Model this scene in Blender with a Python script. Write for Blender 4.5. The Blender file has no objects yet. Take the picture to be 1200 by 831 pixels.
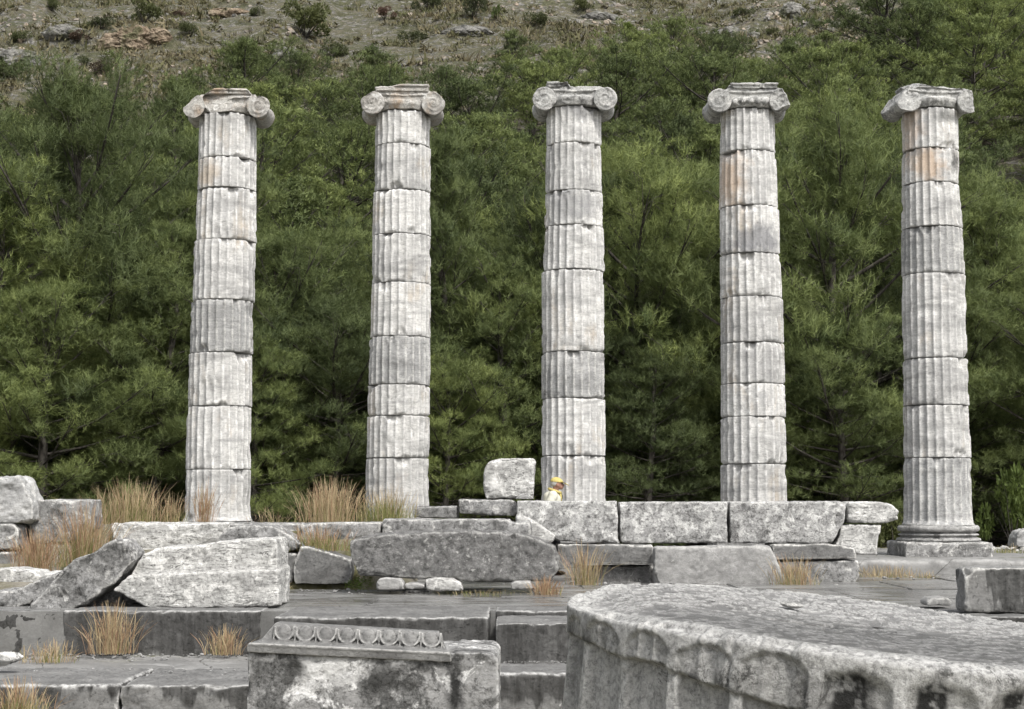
import bpy, bmesh, math, random
import numpy as np
from mathutils import Vector, Matrix, Euler

S = bpy.context.scene
COL = S.collection
rad = math.radians
rng = np.random.default_rng(7)
random.seed(7)

# ------------------------------------------------------------------ camera
F = 1960.0                      # focal length in pixels of a 1200 x 831 picture
PITCH = math.atan(174.5 / F)
EYE = Vector((0.0, 0.0, 2.0))
cam = bpy.data.cameras.new("camera")
cam.sensor_width = 36.0
cam.lens = 36.0 * F / 1200.0
cam.clip_end = 2000.0
cam.clip_start = 0.05
camo = bpy.data.objects.new("camera", cam)
COL.objects.link(camo)
camo.location = EYE
camo.rotation_euler = (math.pi / 2 + PITCH, 0, 0)
S.camera = camo
CP, SP = math.cos(PITCH), math.sin(PITCH)


def ray(px, py):
    x = (px - 600.0) / F
    y = -(py - 415.5) / F
    return Vector((x, CP - y * SP, SP + y * CP))


def P(px, py, Y):
    d = ray(px, py)
    return EYE + d * (Y / d.y)


def to_px(p):
    d = Vector(p) - EYE
    c = d.y * CP + d.z * SP
    u = -d.y * SP + d.z * CP
    return 600 + F * d.x / c, 415.5 - F * u / c


# ------------------------------------------------------------------ numpy noise
def vnoise(p, seed=0):
    p = np.asarray(p, dtype=np.float64)
    i = np.floor(p).astype(np.int64)
    f = p - i
    u = f * f * f * (f * (f * 6 - 15) + 10)
    out = np.zeros(len(p))
    for dx in (0, 1):
        wx = u[:, 0] if dx else 1 - u[:, 0]
        for dy in (0, 1):
            wy = u[:, 1] if dy else 1 - u[:, 1]
            for dz in (0, 1):
                wz = u[:, 2] if dz else 1 - u[:, 2]
                h = ((i[:, 0] + dx) * 374761393 + (i[:, 1] + dy) * 668265263 + (i[:, 2] + dz) * 1442695041 + seed * 974711) & 0xFFFFFFFF
                h = ((h ^ (h >> 13)) * 1274126177) & 0xFFFFFFFF
                h = (h ^ (h >> 16)) & 0xFFFF
                out += wx * wy * wz * (h / 32767.5 - 1.0)
    return out


def fbm(p, seed=0, octv=4, gain=0.5):
    p = np.asarray(p, dtype=np.float64)
    a, s, t = 1.0, 0.0, 0.0
    for o in range(octv):
        s = s + a * vnoise(p * (2.03 ** o) + 17.3 * o, seed + o * 31)
        t += a
        a *= gain
    return s / t


def sstep(a, b, x):
    t = np.clip((x - a) / (b - a), 0, 1)
    return t * t * (3 - 2 * t)


# ------------------------------------------------------------------ objects
def tag(o, label=None, cat=None, group=None, kind=None):
    if label: o["label"] = label
    if cat: o["category"] = cat
    if group: o["group"] = group
    if kind: o["kind"] = kind
    return o


def link(name, me, mats=None, parent=None, loc=None):
    o = bpy.data.objects.new(name, me)
    COL.objects.link(o)
    if mats is not None:
        for m in (mats if isinstance(mats, (list, tuple)) else [mats]):
            me.materials.append(m)
    if parent is not None:
        o.parent = parent
    if loc is not None:
        o.location = loc
    return o


def empty(name, loc, rot=(0, 0, 0)):
    o = bpy.data.objects.new(name, None)
    COL.objects.link(o)
    o.location = loc
    o.rotation_euler = rot
    o.empty_display_size = 0.2
    return o


def np_mesh(name, verts, faces_flat, nper, smooth=False, midx=None):
    """verts (N,3); faces_flat int array; nper vertices per face (all the same)"""
    me = bpy.data.meshes.new(name)
    n = len(verts)
    nf = len(faces_flat) // nper
    me.vertices.add(n)
    me.vertices.foreach_set("co", np.asarray(verts, dtype=np.float32).ravel())
    me.loops.add(len(faces_flat))
    me.loops.foreach_set("vertex_index", np.asarray(faces_flat, dtype=np.int32))
    me.polygons.add(nf)
    me.polygons.foreach_set("loop_start", np.arange(0, nf * nper, nper, dtype=np.int32))
    me.polygons.foreach_set("use_smooth", np.full(nf, bool(smooth)))
    if midx is not None:
        me.polygons.foreach_set("material_index", np.asarray(midx, dtype=np.int32))
    me.update(calc_edges=True)
    me.validate()
    return me


class MB:
    """collects quads/tris as lists, for one mesh"""
    def __init__(self):
        self.v, self.f = [], []

    def add(self, vs, fs):
        b = len(self.v)
        self.v += [tuple(x) for x in vs]
        self.f += [tuple(b + i for i in q) for q in fs]

    def box(self, x0, x1, y0, y1, z0, z1):
        self.add([(x0, y0, z0), (x1, y0, z0), (x1, y1, z0), (x0, y1, z0), (x0, y0, z1), (x1, y0, z1), (x1, y1, z1), (x0, y1, z1)],
                 [(0, 3, 2, 1), (4, 5, 6, 7), (0, 1, 5, 4), (1, 2, 6, 5), (2, 3, 7, 6), (3, 0, 4, 7)])

    def tube(self, pts, radii, sides=6, cap=True):
        pts = [Vector(p) for p in pts]
        n = len(pts)
        rings = []
        ref = None
        for i in range(n):
            d = (pts[min(i + 1, n - 1)] - pts[max(i - 1, 0)])
            if d.length < 1e-9: d = Vector((0, 0, 1))
            d.normalize()
            if ref is None:
                ref = Vector((1, 0, 0)) if abs(d.x) < .8 else Vector((0, 1, 0))
            a = (ref - d * ref.dot(d))
            if a.length < 1e-6: a = d.orthogonal()
            a.normalize()
            ref = a
            b = d.cross(a)
            rings.append([pts[i] + (a * math.cos(2 * math.pi * k / sides) + b * math.sin(2 * math.pi * k / sides)) * radii[i] for k in range(sides)])
        vs = [p for r in rings for p in r]
        fs = []
        for i in range(n - 1):
            for k in range(sides):
                k2 = (k + 1) % sides
                fs.append((i * sides + k, i * sides + k2, (i + 1) * sides + k2, (i + 1) * sides + k))
        if cap:
            fs.append(tuple(reversed(range(sides))))
            fs.append(tuple((n - 1) * sides + k for k in range(sides)))
        self.add(vs, fs)

    def lathe(self, prof, seg=32, axis='z', cx=0, cy=0, cz=0):
        """prof: list of (r, h)"""
        n = len(prof)
        vs = []
        for r, h in prof:
            for k in range(seg):
                t = 2 * math.pi * k / seg
                a, b = r * math.cos(t), r * math.sin(t)
                if axis == 'z': vs.append((cx + a, cy + b, cz + h))
                else: vs.append((cx + a, cy + h, cz - b))
        fs = []
        for i in range(n - 1):
            for k in range(seg):
                k2 = (k + 1) % seg
                fs.append((i * seg + k, i * seg + k2, (i + 1) * seg + k2, (i + 1) * seg + k))
        fs.append(tuple(reversed(range(seg))))
        fs.append(tuple((n - 1) * seg + k for k in range(seg)))
        self.add(vs, fs)

    def ball(self, c, r, seg=14, rings=9):
        r = r if hasattr(r, '__len__') else (r, r, r)
        prof = []
        vs, fs = [], []
        for i in range(rings + 1):
            ph = math.pi * i / rings
            for k in range(seg):
                t = 2 * math.pi * k / seg
                vs.append((c[0] + r[0] * math.sin(ph) * math.cos(t), c[1] + r[1] * math.sin(ph) * math.sin(t), c[2] - r[2] * math.cos(ph)))
        for i in range(rings):
            for k in range(seg):
                k2 = (k + 1) % seg
                fs.append((i * seg + k, i * seg + k2, (i + 1) * seg + k2, (i + 1) * seg + k))
        self.add(vs, fs)

    def prism(self, poly, y0, y1, back=None):
        """polygon [(x,z)] facing -y, extruded from y0 to y1; back: other polygon at y1"""
        back = back or poly
        n = len(poly)
        vs = [(x, y0, z) for x, z in poly] + [(x, y1, z) for x, z in back]
        fs = [tuple(range(n)), tuple(reversed(range(n, 2 * n)))]
        for i in range(n):
            j = (i + 1) % n
            fs.append((j, i, n + i, n + j))
        self.add(vs, fs)

    def mesh(self, name, smooth=False):
        me = bpy.data.meshes.new(name)
        me.from_pydata(self.v, [], self.f)
        bm = bmesh.new(); bm.from_mesh(me)
        bmesh.ops.recalc_face_normals(bm, faces=bm.faces)
        bm.to_mesh(me); bm.free()
        if smooth:
            me.polygons.foreach_set("use_smooth", np.full(len(me.polygons), True))
        me.update()
        return me


def voxel(me, size):
    o = bpy.data.objects.new("tmp", me)
    COL.objects.link(o)
    m = o.modifiers.new("r", 'REMESH')
    m.mode = 'VOXEL'
    m.voxel_size = size
    dg = bpy.context.evaluated_depsgraph_get()
    dg.update()
    out = bpy.data.meshes.new_from_object(o.evaluated_get(dg))
    bpy.data.objects.remove(o)
    bpy.data.meshes.remove(me)
    return out


def get_co(me):
    a = np.empty(len(me.vertices) * 3, dtype=np.float32)
    me.vertices.foreach_get("co", a)
    return a.reshape(-1, 3).astype(np.float64)


def get_no(me):
    a = np.empty(len(me.vertices) * 3, dtype=np.float32)
    me.vertex_normals.foreach_get("vector", a)
    return a.reshape(-1, 3).astype(np.float64)


def set_co(me, co):
    me.vertices.foreach_set("co", co.astype(np.float32).ravel())
    me.update()


def laplace(me, co, it):
    e = np.empty(len(me.edges) * 2, dtype=np.int32)
    me.edges.foreach_get("vertices", e)
    e = e.reshape(-1, 2)
    a = np.concatenate([e[:, 0], e[:, 1]])
    b = np.concatenate([e[:, 1], e[:, 0]])
    n = len(co)
    deg = np.maximum(np.bincount(a, minlength=n), 1)
    c = co.copy()
    for _ in range(it):
        m = np.stack([np.bincount(a, weights=c[b, k], minlength=n) / deg for k in range(3)], 1)
        c = c * .4 + m * .6
    return c


def weather(me, vox, seed, amp=.015, wear=1.0, off=(0, 0, 0), rough=1.0, big=.0, strata=0.0):
    """edges worn and chipped unevenly, faces made uneven; stores 'edge' (worn edge) per vertex"""
    co = get_co(me)
    no = get_no(me)
    w = co + np.array(off)
    s1 = laplace(me, co, 3)
    s2 = laplace(me, co, 26)
    edge = np.clip(-((laplace(me, co, 6) - co) * no).sum(1) / (vox * .9), 0, 1)
    cav = np.clip(((laplace(me, co, 4) - co) * no).sum(1) / (vox * .5), 0, 1)
    n1 = fbm(w * 3.4, seed, 4, .6)
    n2 = fbm(w * 8.0, seed + 5, 3)
    k2 = sstep(.12, .26, n1) * wear
    k1 = sstep(-.3, .25, n2) * min(wear + .25, 1)
    c = co + (s1 - co) * k1[:, None]
    c = c + (s2 - co) * k2[:, None]
    rid = 1 - np.abs(fbm(w * 2.4, seed + 30, 5, .55)) * 3.2
    d = amp * (.45 * fbm(w * 3.1, seed + 9, 5, .55) + .55 * (rid - .4) + rough * .5 * fbm(w * 15, seed + 12, 3, .65))
    d -= amp * .9 * sstep(.0, .07, .05 - np.abs(fbm(w * np.array([1.6, 1.6, 3.4]), seed + 20, 5, .6))) + amp * .5 * sstep(.26, .36, fbm(w * 5.3, seed + 22, 4, .6))
    if big: d += big * fbm(w * 1.1, seed + 40, 2)
    if strata:
        q = w[:, 2] * 16 + 2.2 * fbm(w * np.array([1.2, 1.2, 2.0]), seed + 51, 3)
        d -= strata * sstep(.55, .95, np.abs(np.sin(q))) * sstep(-.1, .3, fbm(w * 2.0, seed + 60, 2))
    c = c + no * d[:, None]
    set_co(me, c)
    at = me.attributes.new("edge", 'FLOAT', 'POINT')
    at.data.foreach_set("value", edge.astype(np.float32))
    at = me.attributes.new("cavity", 'FLOAT', 'POINT')
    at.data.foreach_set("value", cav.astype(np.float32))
    me.polygons.foreach_set("use_smooth", np.full(len(me.polygons), True))
    me.update()
    return me


_seed = [100]


def stone(name, label, cat, poly, Y, depth, mat, vox=.026, amp=.015, wear=1.0, group=None, lift=0.0, shrink=0.0, rough=1.0, big=0.0, strata=0.0, skew=0.0, tiltz=0.0, more=(), cuts=None):
    """a block whose front outline is given as seen in the photograph, standing at distance Y with its own depth;
    lift: how far the back edge rises, skew: sideways run of the back, tiltz: turn about the vertical"""
    _seed[0] += 1
    pts = [P(px, py, Y) for px, py in poly]
    xs = [p.x for p in pts]; zs = [p.z for p in pts]
    ox, oz = (min(xs) + max(xs)) / 2, min(zs)
    fr = [(p.x - ox, p.z - oz) for p in pts]
    zm = max(q[1] for q in fr)
    bk = [(x * (1 - shrink) + skew, z + lift * (z / zm)) for x, z in fr]
    mb = MB()
    mb.prism(fr, -depth / 2, depth / 2, bk)
    for poly2, d0, d1 in more:
        q2 = [P(px, py, Y) for px, py in poly2]
        mb.prism([(p.x - ox, p.z - oz) for p in q2], -depth / 2 + d0, -depth / 2 + d1)
    me = mb.mesh(name)
    bm = bmesh.new(); bm.from_mesh(me)
    bmesh.ops.triangulate(bm, faces=bm.faces)
    bm.to_mesh(me); bm.free()
    me = voxel(me, vox)
    me.name = name
    # fractured corners
    rs = random.Random(_seed[0] * 7)
    co = get_co(me)
    lo_, hi_ = co.min(0), co.max(0)
    for q in range(int(round(wear * 4)) if cuts is None else cuts):
        cn = np.array([rs.choice((0, 1)), rs.choice((0, 0, 1)), rs.choice((0, 1, 1))])
        pt = lo_ + (hi_ - lo_) * cn
        nr = (cn * 2 - 1) * np.array([rs.uniform(.2, 1), rs.uniform(.2, 1), rs.uniform(.2, 1)])
        nr /= np.linalg.norm(nr)
        off_ = rs.uniform(.03, .14) * min((hi_ - lo_)[0], (hi_ - lo_)[2], 1.2)
        dd = (co - pt) @ nr + off_ + .05 * (1 - 3 * np.abs(fbm(co * 3 + q * 5, _seed[0] + q, 4, .6))) * min(1, off_ / .05)
        co = co - nr * np.maximum(dd, 0)[:, None]
    set_co(me, co)
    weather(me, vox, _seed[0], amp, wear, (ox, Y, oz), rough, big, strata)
    o = link(name, me, mat, loc=(ox, Y + depth / 2, oz))
    o.rotation_euler = (0, 0, tiltz)
    return tag(o, label, cat, group)


# ------------------------------------------------------------------ materials
class NT:
    def __init__(self, name):
        self.m = bpy.data.materials.new(name)
        self.m.use_nodes = True
        self.t = self.m.node_tree
        self.t.nodes.clear()
        self.out = self.t.nodes.new("ShaderNodeOutputMaterial")
        self.b = self.t.nodes.new("ShaderNodeBsdfPrincipled")
        self.t.links.new(self.b.outputs[0], self.out.inputs[0])
        if "Specular IOR Level" in self.b.inputs: self.b.inputs["Specular IOR Level"].default_value = .3

    def n(self, kind, **kw):
        nd = self.t.nodes.new(kind)
        for k, v in kw.items(): setattr(nd, k, v)
        return nd

    def set(self, sock, v):
        if hasattr(v, 'node') or isinstance(v, bpy.types.NodeSocket): self.t.links.new(v, sock)
        else: sock.default_value = v

    def pos(self, scale=(1, 1, 1), off=(0, 0, 0), obj=False):
        if obj:
            c = self.n("ShaderNodeTexCoord").outputs["Object"]
        else:
            c = self.n("ShaderNodeNewGeometry").outputs["Position"]
        mp = self.n("ShaderNodeMapping")
        mp.inputs["Scale"].default_value = scale
        mp.inputs["Location"].default_value = off
        self.t.links.new(c, mp.inputs["Vector"])
        return mp.outputs[0]

    def noise(self, vec, scale, detail=6, rough=.55, dist=0.0, color=False):
        nd = self.n("ShaderNodeTexNoise")
        self.t.links.new(vec, nd.inputs["Vector"])
        nd.inputs["Scale"].default_value = scale
        nd.inputs["Detail"].default_value = detail
        nd.inputs["Roughness"].default_value = rough
        nd.inputs["Distortion"].default_value = dist
        return nd.outputs["Color" if color else "Fac"]

    def ramp(self, v, stops, interp='LINEAR'):
        nd = self.n("ShaderNodeValToRGB")
        self.t.links.new(v, nd.inputs[0])
        e = nd.color_ramp.elements
        nd.color_ramp.interpolation = interp
        while len(e) < len(stops): e.new(.5)
        for i, (p, c) in enumerate(stops):
            e[i].position = p
            c = c if hasattr(c, '__len__') else (c, c, c)
            e[i].color = (c[0], c[1], c[2], 1)
        return nd.outputs[0]

    def mix(self, fac, a, b, mode='MIX'):
        nd = self.n("ShaderNodeMix", data_type='RGBA', blend_type=mode)
        self.set(nd.inputs[0], fac)
        for s, v in ((nd.inputs[6], a), (nd.inputs[7], b)):
            if not isinstance(v, bpy.types.NodeSocket): v = (v[0], v[1], v[2], 1)
            self.set(s, v)
        return nd.outputs[2]

    def math(self, op, a, b=None, clamp=False):
        nd = self.n("ShaderNodeMath", operation=op, use_clamp=clamp)
        self.set(nd.inputs[0], a)
        if b is not None: self.set(nd.inputs[1], b)
        return nd.outputs[0]

    def sep(self, vec):
        nd = self.n("ShaderNodeSeparateXYZ")
        self.t.links.new(vec, nd.inputs[0])
        return nd.outputs

    def rand(self):
        return self.n("ShaderNodeObjectInfo").outputs["Random"]

    def attr(self, name):
        nd = self.n("ShaderNodeAttribute")
        nd.attribute_name = name
        return nd.outputs["Fac"]

    def mapr(self, v, a, b, c, d):
        nd = self.n("ShaderNodeMapRange")
        self.set(nd.inputs[0], v)
        for i, x in enumerate((a, b, c, d)): nd.inputs[i + 1].default_value = x
        return nd.outputs[0]

    def finish(self, color, rough=.8, bump=None, dist=.01, strength=1.0):
        self.set(self.b.inputs["Base Color"], color)
        self.set(self.b.inputs["Roughness"], rough)
        if bump is not None:
            bp = self.n("ShaderNodeBump")
            bp.inputs["Distance"].default_value = dist
            bp.inputs["Strength"].default_value = strength
            self.t.links.new(bump, bp.inputs["Height"])
            self.t.links.new(bp.outputs[0], self.b.inputs["Normal"])
        return self.m


def marble(name, light, grey, dark=(.035, .034, .032), dark_at=.62, white_at=.66, white=(.72, .71, .68), sc=1.0, off=(0, 0, 0), tint=None, tint_at=.7,
           bump=.012, edge=.8, rough=.82, band=None, stain=None, vary=.0, zstretch=1.0, speck=.25, wetdark=False, crack=True, curl=0.0, lines=0.0, pits=.5, sharp=1.0, bands=0.0):
    t = NT(name)
    p = t.pos((sc, sc, sc * zstretch), off)
    a = t.noise(p, 1.7, 7, .6, .4)
    col = t.mix(t.ramp(a, [(.38, 0), (.62, 1)]), grey, light)
    # cloudy veins
    v = t.noise(t.pos((sc * 1.0, sc * 1.0, sc * 2.6), off), 2.3, 5, .6, 1.6)
    vm = t.ramp(v, [(.455, 0), (.5, .5), (.545, 0)])
    col = t.mix(vm, col, tuple(x * .72 for x in grey))
    fine = t.noise(p, 30, 7, .78)
    mid = t.noise(p, 7.5, 6, .65, .3)
    # fresh white breaks
    if white_at < 1:
        w = t.noise(p, 2.6, 9, .68, .6)
        col = t.mix(t.ramp(w, [(white_at - .03 * sharp, 0), (white_at + .05 * sharp, 1)]), col, white)
    if tint is not None:
        w = t.noise(t.pos((sc, sc, sc * .6), (off[0] + 3.3, off[1], off[2] + 7.1)), 1.4, 6, .6, .5)
        col = t.mix(t.ramp(w, [(tint_at - .05, 0), (tint_at + .12, .8)]), col, tint)
    # worn edges
    if edge:
        e = t.attr("edge")
        em = t.math('MULTIPLY', t.ramp(e, [(.12, 0), (.55, 1)]), t.ramp(mid, [(.36, 0), (.56, edge)]), True)
        col = t.mix(em, col, white)
    if bands:                       # grey veining lying level in the stone, different in every piece
        ad = t.n("ShaderNodeVectorMath", operation='ADD')
        cb = t.n("ShaderNodeCombineXYZ")
        t.set(cb.inputs[2], t.math('MULTIPLY', t.rand(), 37.0)); t.set(cb.inputs[0], t.math('MULTIPLY', t.rand(), 11.0))
        t.t.links.new(t.pos((.45, .45, 2.4), off), ad.inputs[0]); t.t.links.new(cb.outputs[0], ad.inputs[1])
        bn = t.noise(ad.outputs[0], 1.5, 6, .6, .9)
        col = t.mix(t.math('MULTIPLY', t.ramp(bn, [(.50, 0), (.64, 1)]), bands), col, tuple(x * .62 for x in grey))
        bn2 = t.noise(ad.outputs[0], 2.9, 6, .62, 1.4)
        col = t.mix(t.math('MULTIPLY', t.ramp(bn2, [(.462, 0), (.5, 1), (.53, 0)]), bands * .7), col, tuple(x * .6 for x in grey))
    if curl:                        # curling dark lichen lines
        for s_, o_ in ((3.1, 0.0), (6.3, 4.0)):
            cn = t.noise(t.pos((sc, sc, sc), (off[0] + o_, off[1], off[2] + 2)), s_, 4, .62, 1.2)
            ln_ = t.ramp(cn, [(.478, 0), (.5, 1), (.522, 0)])
            col = t.mix(t.math('MULTIPLY', t.math('MULTIPLY', ln_, t.ramp(mid, [(.38, 0), (.6, 1)])), curl), col, dark)
    if lines:                       # bedding cracks running along the block
        cn = t.noise(t.pos((.55 * sc, .55 * sc, 3.2 * sc), (off[0], off[1], off[2] + 5)), 2.6, 6, .62, .7)
        ln_ = t.ramp(cn, [(.472, 0), (.5, 1), (.518, 0)])
        col = t.mix(t.math('MULTIPLY', t.math('MULTIPLY', ln_, t.ramp(a, [(.4, .4), (.58, 1)])), lines), col, dark)
    # black crust
    dk = t.noise(t.pos((sc, sc, sc), (off[0] + 11, off[1] + 5, off[2])), 1.9, 10, .7, .5)
    dk = t.math('ADD', t.math('MULTIPLY', dk, .72), t.math('MULTIPLY', mid, .28))
    col = t.mix(t.math('MULTIPLY', t.ramp(dk, [(dark_at - .06 * sharp, 0), (dark_at + .045 * sharp, .95)]), t.ramp(fine, [(.34, 1), (.62, .45)])), col, dark)
    if crack:
        vo = t.n("ShaderNodeTexVoronoi", feature='DISTANCE_TO_EDGE')
        wv = t.mix(.22, t.pos((sc, sc, sc), off), t.noise(p, 3.5, 5, .6, 0, True))
        t.t.links.new(wv, vo.inputs["Vector"])
        vo.inputs["Scale"].default_value = 2.4
        cr = t.ramp(vo.outputs["Distance"], [(0.0, 1), (.012, 0)])
        cr = t.math('MULTIPLY', cr, t.ramp(a, [(.5, 0), (.62, .75)]))
        col = t.mix(cr, col, dark)
    if stain is not None:           # list of (colour, (x,y,z) centre in object space, (sx,sy,sz), strength): stains and one recess's painted shade, each with its own shape
        for c, ctr, sz, st in stain:
            mp = t.pos((1 / sz[0], 1 / sz[1], 1 / sz[2]), tuple(-ctr[i] / sz[i] for i in range(3)), True)
            ln = t.n("ShaderNodeVectorMath", operation='LENGTH')
            t.t.links.new(mp, ln.inputs[0])
            q = t.math('ADD', ln.outputs["Value"], t.math('MULTIPLY', t.math('SUBTRACT', t.noise(p, 3.2, 7, .68, .5), .5), 3.2))
            col = t.mix(t.mapr(q, .45, 1.35, st, 0), col, c)
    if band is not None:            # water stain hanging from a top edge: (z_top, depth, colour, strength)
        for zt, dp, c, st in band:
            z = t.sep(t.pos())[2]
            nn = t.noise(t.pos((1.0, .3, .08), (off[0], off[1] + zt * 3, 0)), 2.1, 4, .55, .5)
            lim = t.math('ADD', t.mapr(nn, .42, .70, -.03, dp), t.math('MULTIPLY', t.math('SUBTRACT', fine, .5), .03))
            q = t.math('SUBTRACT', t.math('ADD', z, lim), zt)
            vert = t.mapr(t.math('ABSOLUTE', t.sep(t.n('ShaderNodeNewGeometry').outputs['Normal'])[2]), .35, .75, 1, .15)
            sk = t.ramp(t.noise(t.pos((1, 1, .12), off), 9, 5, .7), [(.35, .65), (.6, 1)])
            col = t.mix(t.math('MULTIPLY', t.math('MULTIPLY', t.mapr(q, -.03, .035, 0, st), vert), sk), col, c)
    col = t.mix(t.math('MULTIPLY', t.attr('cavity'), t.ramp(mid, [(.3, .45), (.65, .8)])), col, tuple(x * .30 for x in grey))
    # small black pits
    pt = t.noise(p, 17, 5, .75)
    col = t.mix(t.math('MULTIPLY', t.ramp(pt, [(.60, 0), (.68, 1)]), pits), col, dark)
    # grain
    col = t.mix(speck, col, t.ramp(fine, [(.36, .10), (.62, 1.0)]), 'MULTIPLY')
    if vary:
        col = t.mix(1.0, col, t.ramp(t.rand(), [(0, 1 - vary), (1, 1.0)]), 'MULTIPLY')
    b = t.math('ADD', t.math('ADD', t.math('MULTIPLY', mid, .8), t.math('MULTIPLY', fine, .5)), t.math('MULTIPLY', t.ramp(pt, [(.56, 1), (.68, 0)]), .5))
    r = rough
    if wetdark:
        r = t.ramp(a, [(.4, .22), (.62, .6)])
    return t.finish(col, r, b, bump, .9)


W1 = (.70, .695, .67)
G1 = (.46, .457, .445)
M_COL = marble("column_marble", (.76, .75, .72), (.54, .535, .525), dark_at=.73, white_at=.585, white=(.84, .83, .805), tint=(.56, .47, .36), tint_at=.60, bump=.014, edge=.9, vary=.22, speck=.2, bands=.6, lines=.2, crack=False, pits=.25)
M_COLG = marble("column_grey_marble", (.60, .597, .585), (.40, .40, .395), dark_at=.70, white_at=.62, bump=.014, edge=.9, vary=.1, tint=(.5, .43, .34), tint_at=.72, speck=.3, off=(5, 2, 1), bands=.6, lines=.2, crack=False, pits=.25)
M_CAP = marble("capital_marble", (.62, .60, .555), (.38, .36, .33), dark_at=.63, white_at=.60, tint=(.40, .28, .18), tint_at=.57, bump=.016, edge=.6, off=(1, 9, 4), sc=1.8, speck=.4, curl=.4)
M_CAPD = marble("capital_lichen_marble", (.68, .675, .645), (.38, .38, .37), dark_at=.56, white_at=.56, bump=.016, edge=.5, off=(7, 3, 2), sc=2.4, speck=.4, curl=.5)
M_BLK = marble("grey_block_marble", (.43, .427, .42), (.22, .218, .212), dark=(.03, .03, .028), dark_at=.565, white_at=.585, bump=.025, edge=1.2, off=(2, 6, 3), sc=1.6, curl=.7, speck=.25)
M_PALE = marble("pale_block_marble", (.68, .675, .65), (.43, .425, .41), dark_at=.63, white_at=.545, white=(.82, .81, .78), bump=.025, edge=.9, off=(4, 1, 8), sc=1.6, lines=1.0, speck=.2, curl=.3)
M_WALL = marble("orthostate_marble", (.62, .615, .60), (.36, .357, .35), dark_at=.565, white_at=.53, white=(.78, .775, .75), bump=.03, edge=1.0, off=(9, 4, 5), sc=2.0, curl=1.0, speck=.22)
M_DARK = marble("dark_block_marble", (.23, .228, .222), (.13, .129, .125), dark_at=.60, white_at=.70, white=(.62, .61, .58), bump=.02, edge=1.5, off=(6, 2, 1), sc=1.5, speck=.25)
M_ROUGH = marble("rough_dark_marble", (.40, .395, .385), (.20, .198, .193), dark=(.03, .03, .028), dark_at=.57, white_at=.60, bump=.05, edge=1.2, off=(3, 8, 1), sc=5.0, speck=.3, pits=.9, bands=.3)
M_PEB = marble("grey_stone", (.40, .396, .385), (.27, .267, .26), dark_at=.68, white_at=.66, bump=.01, edge=.5, sc=3)

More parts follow.
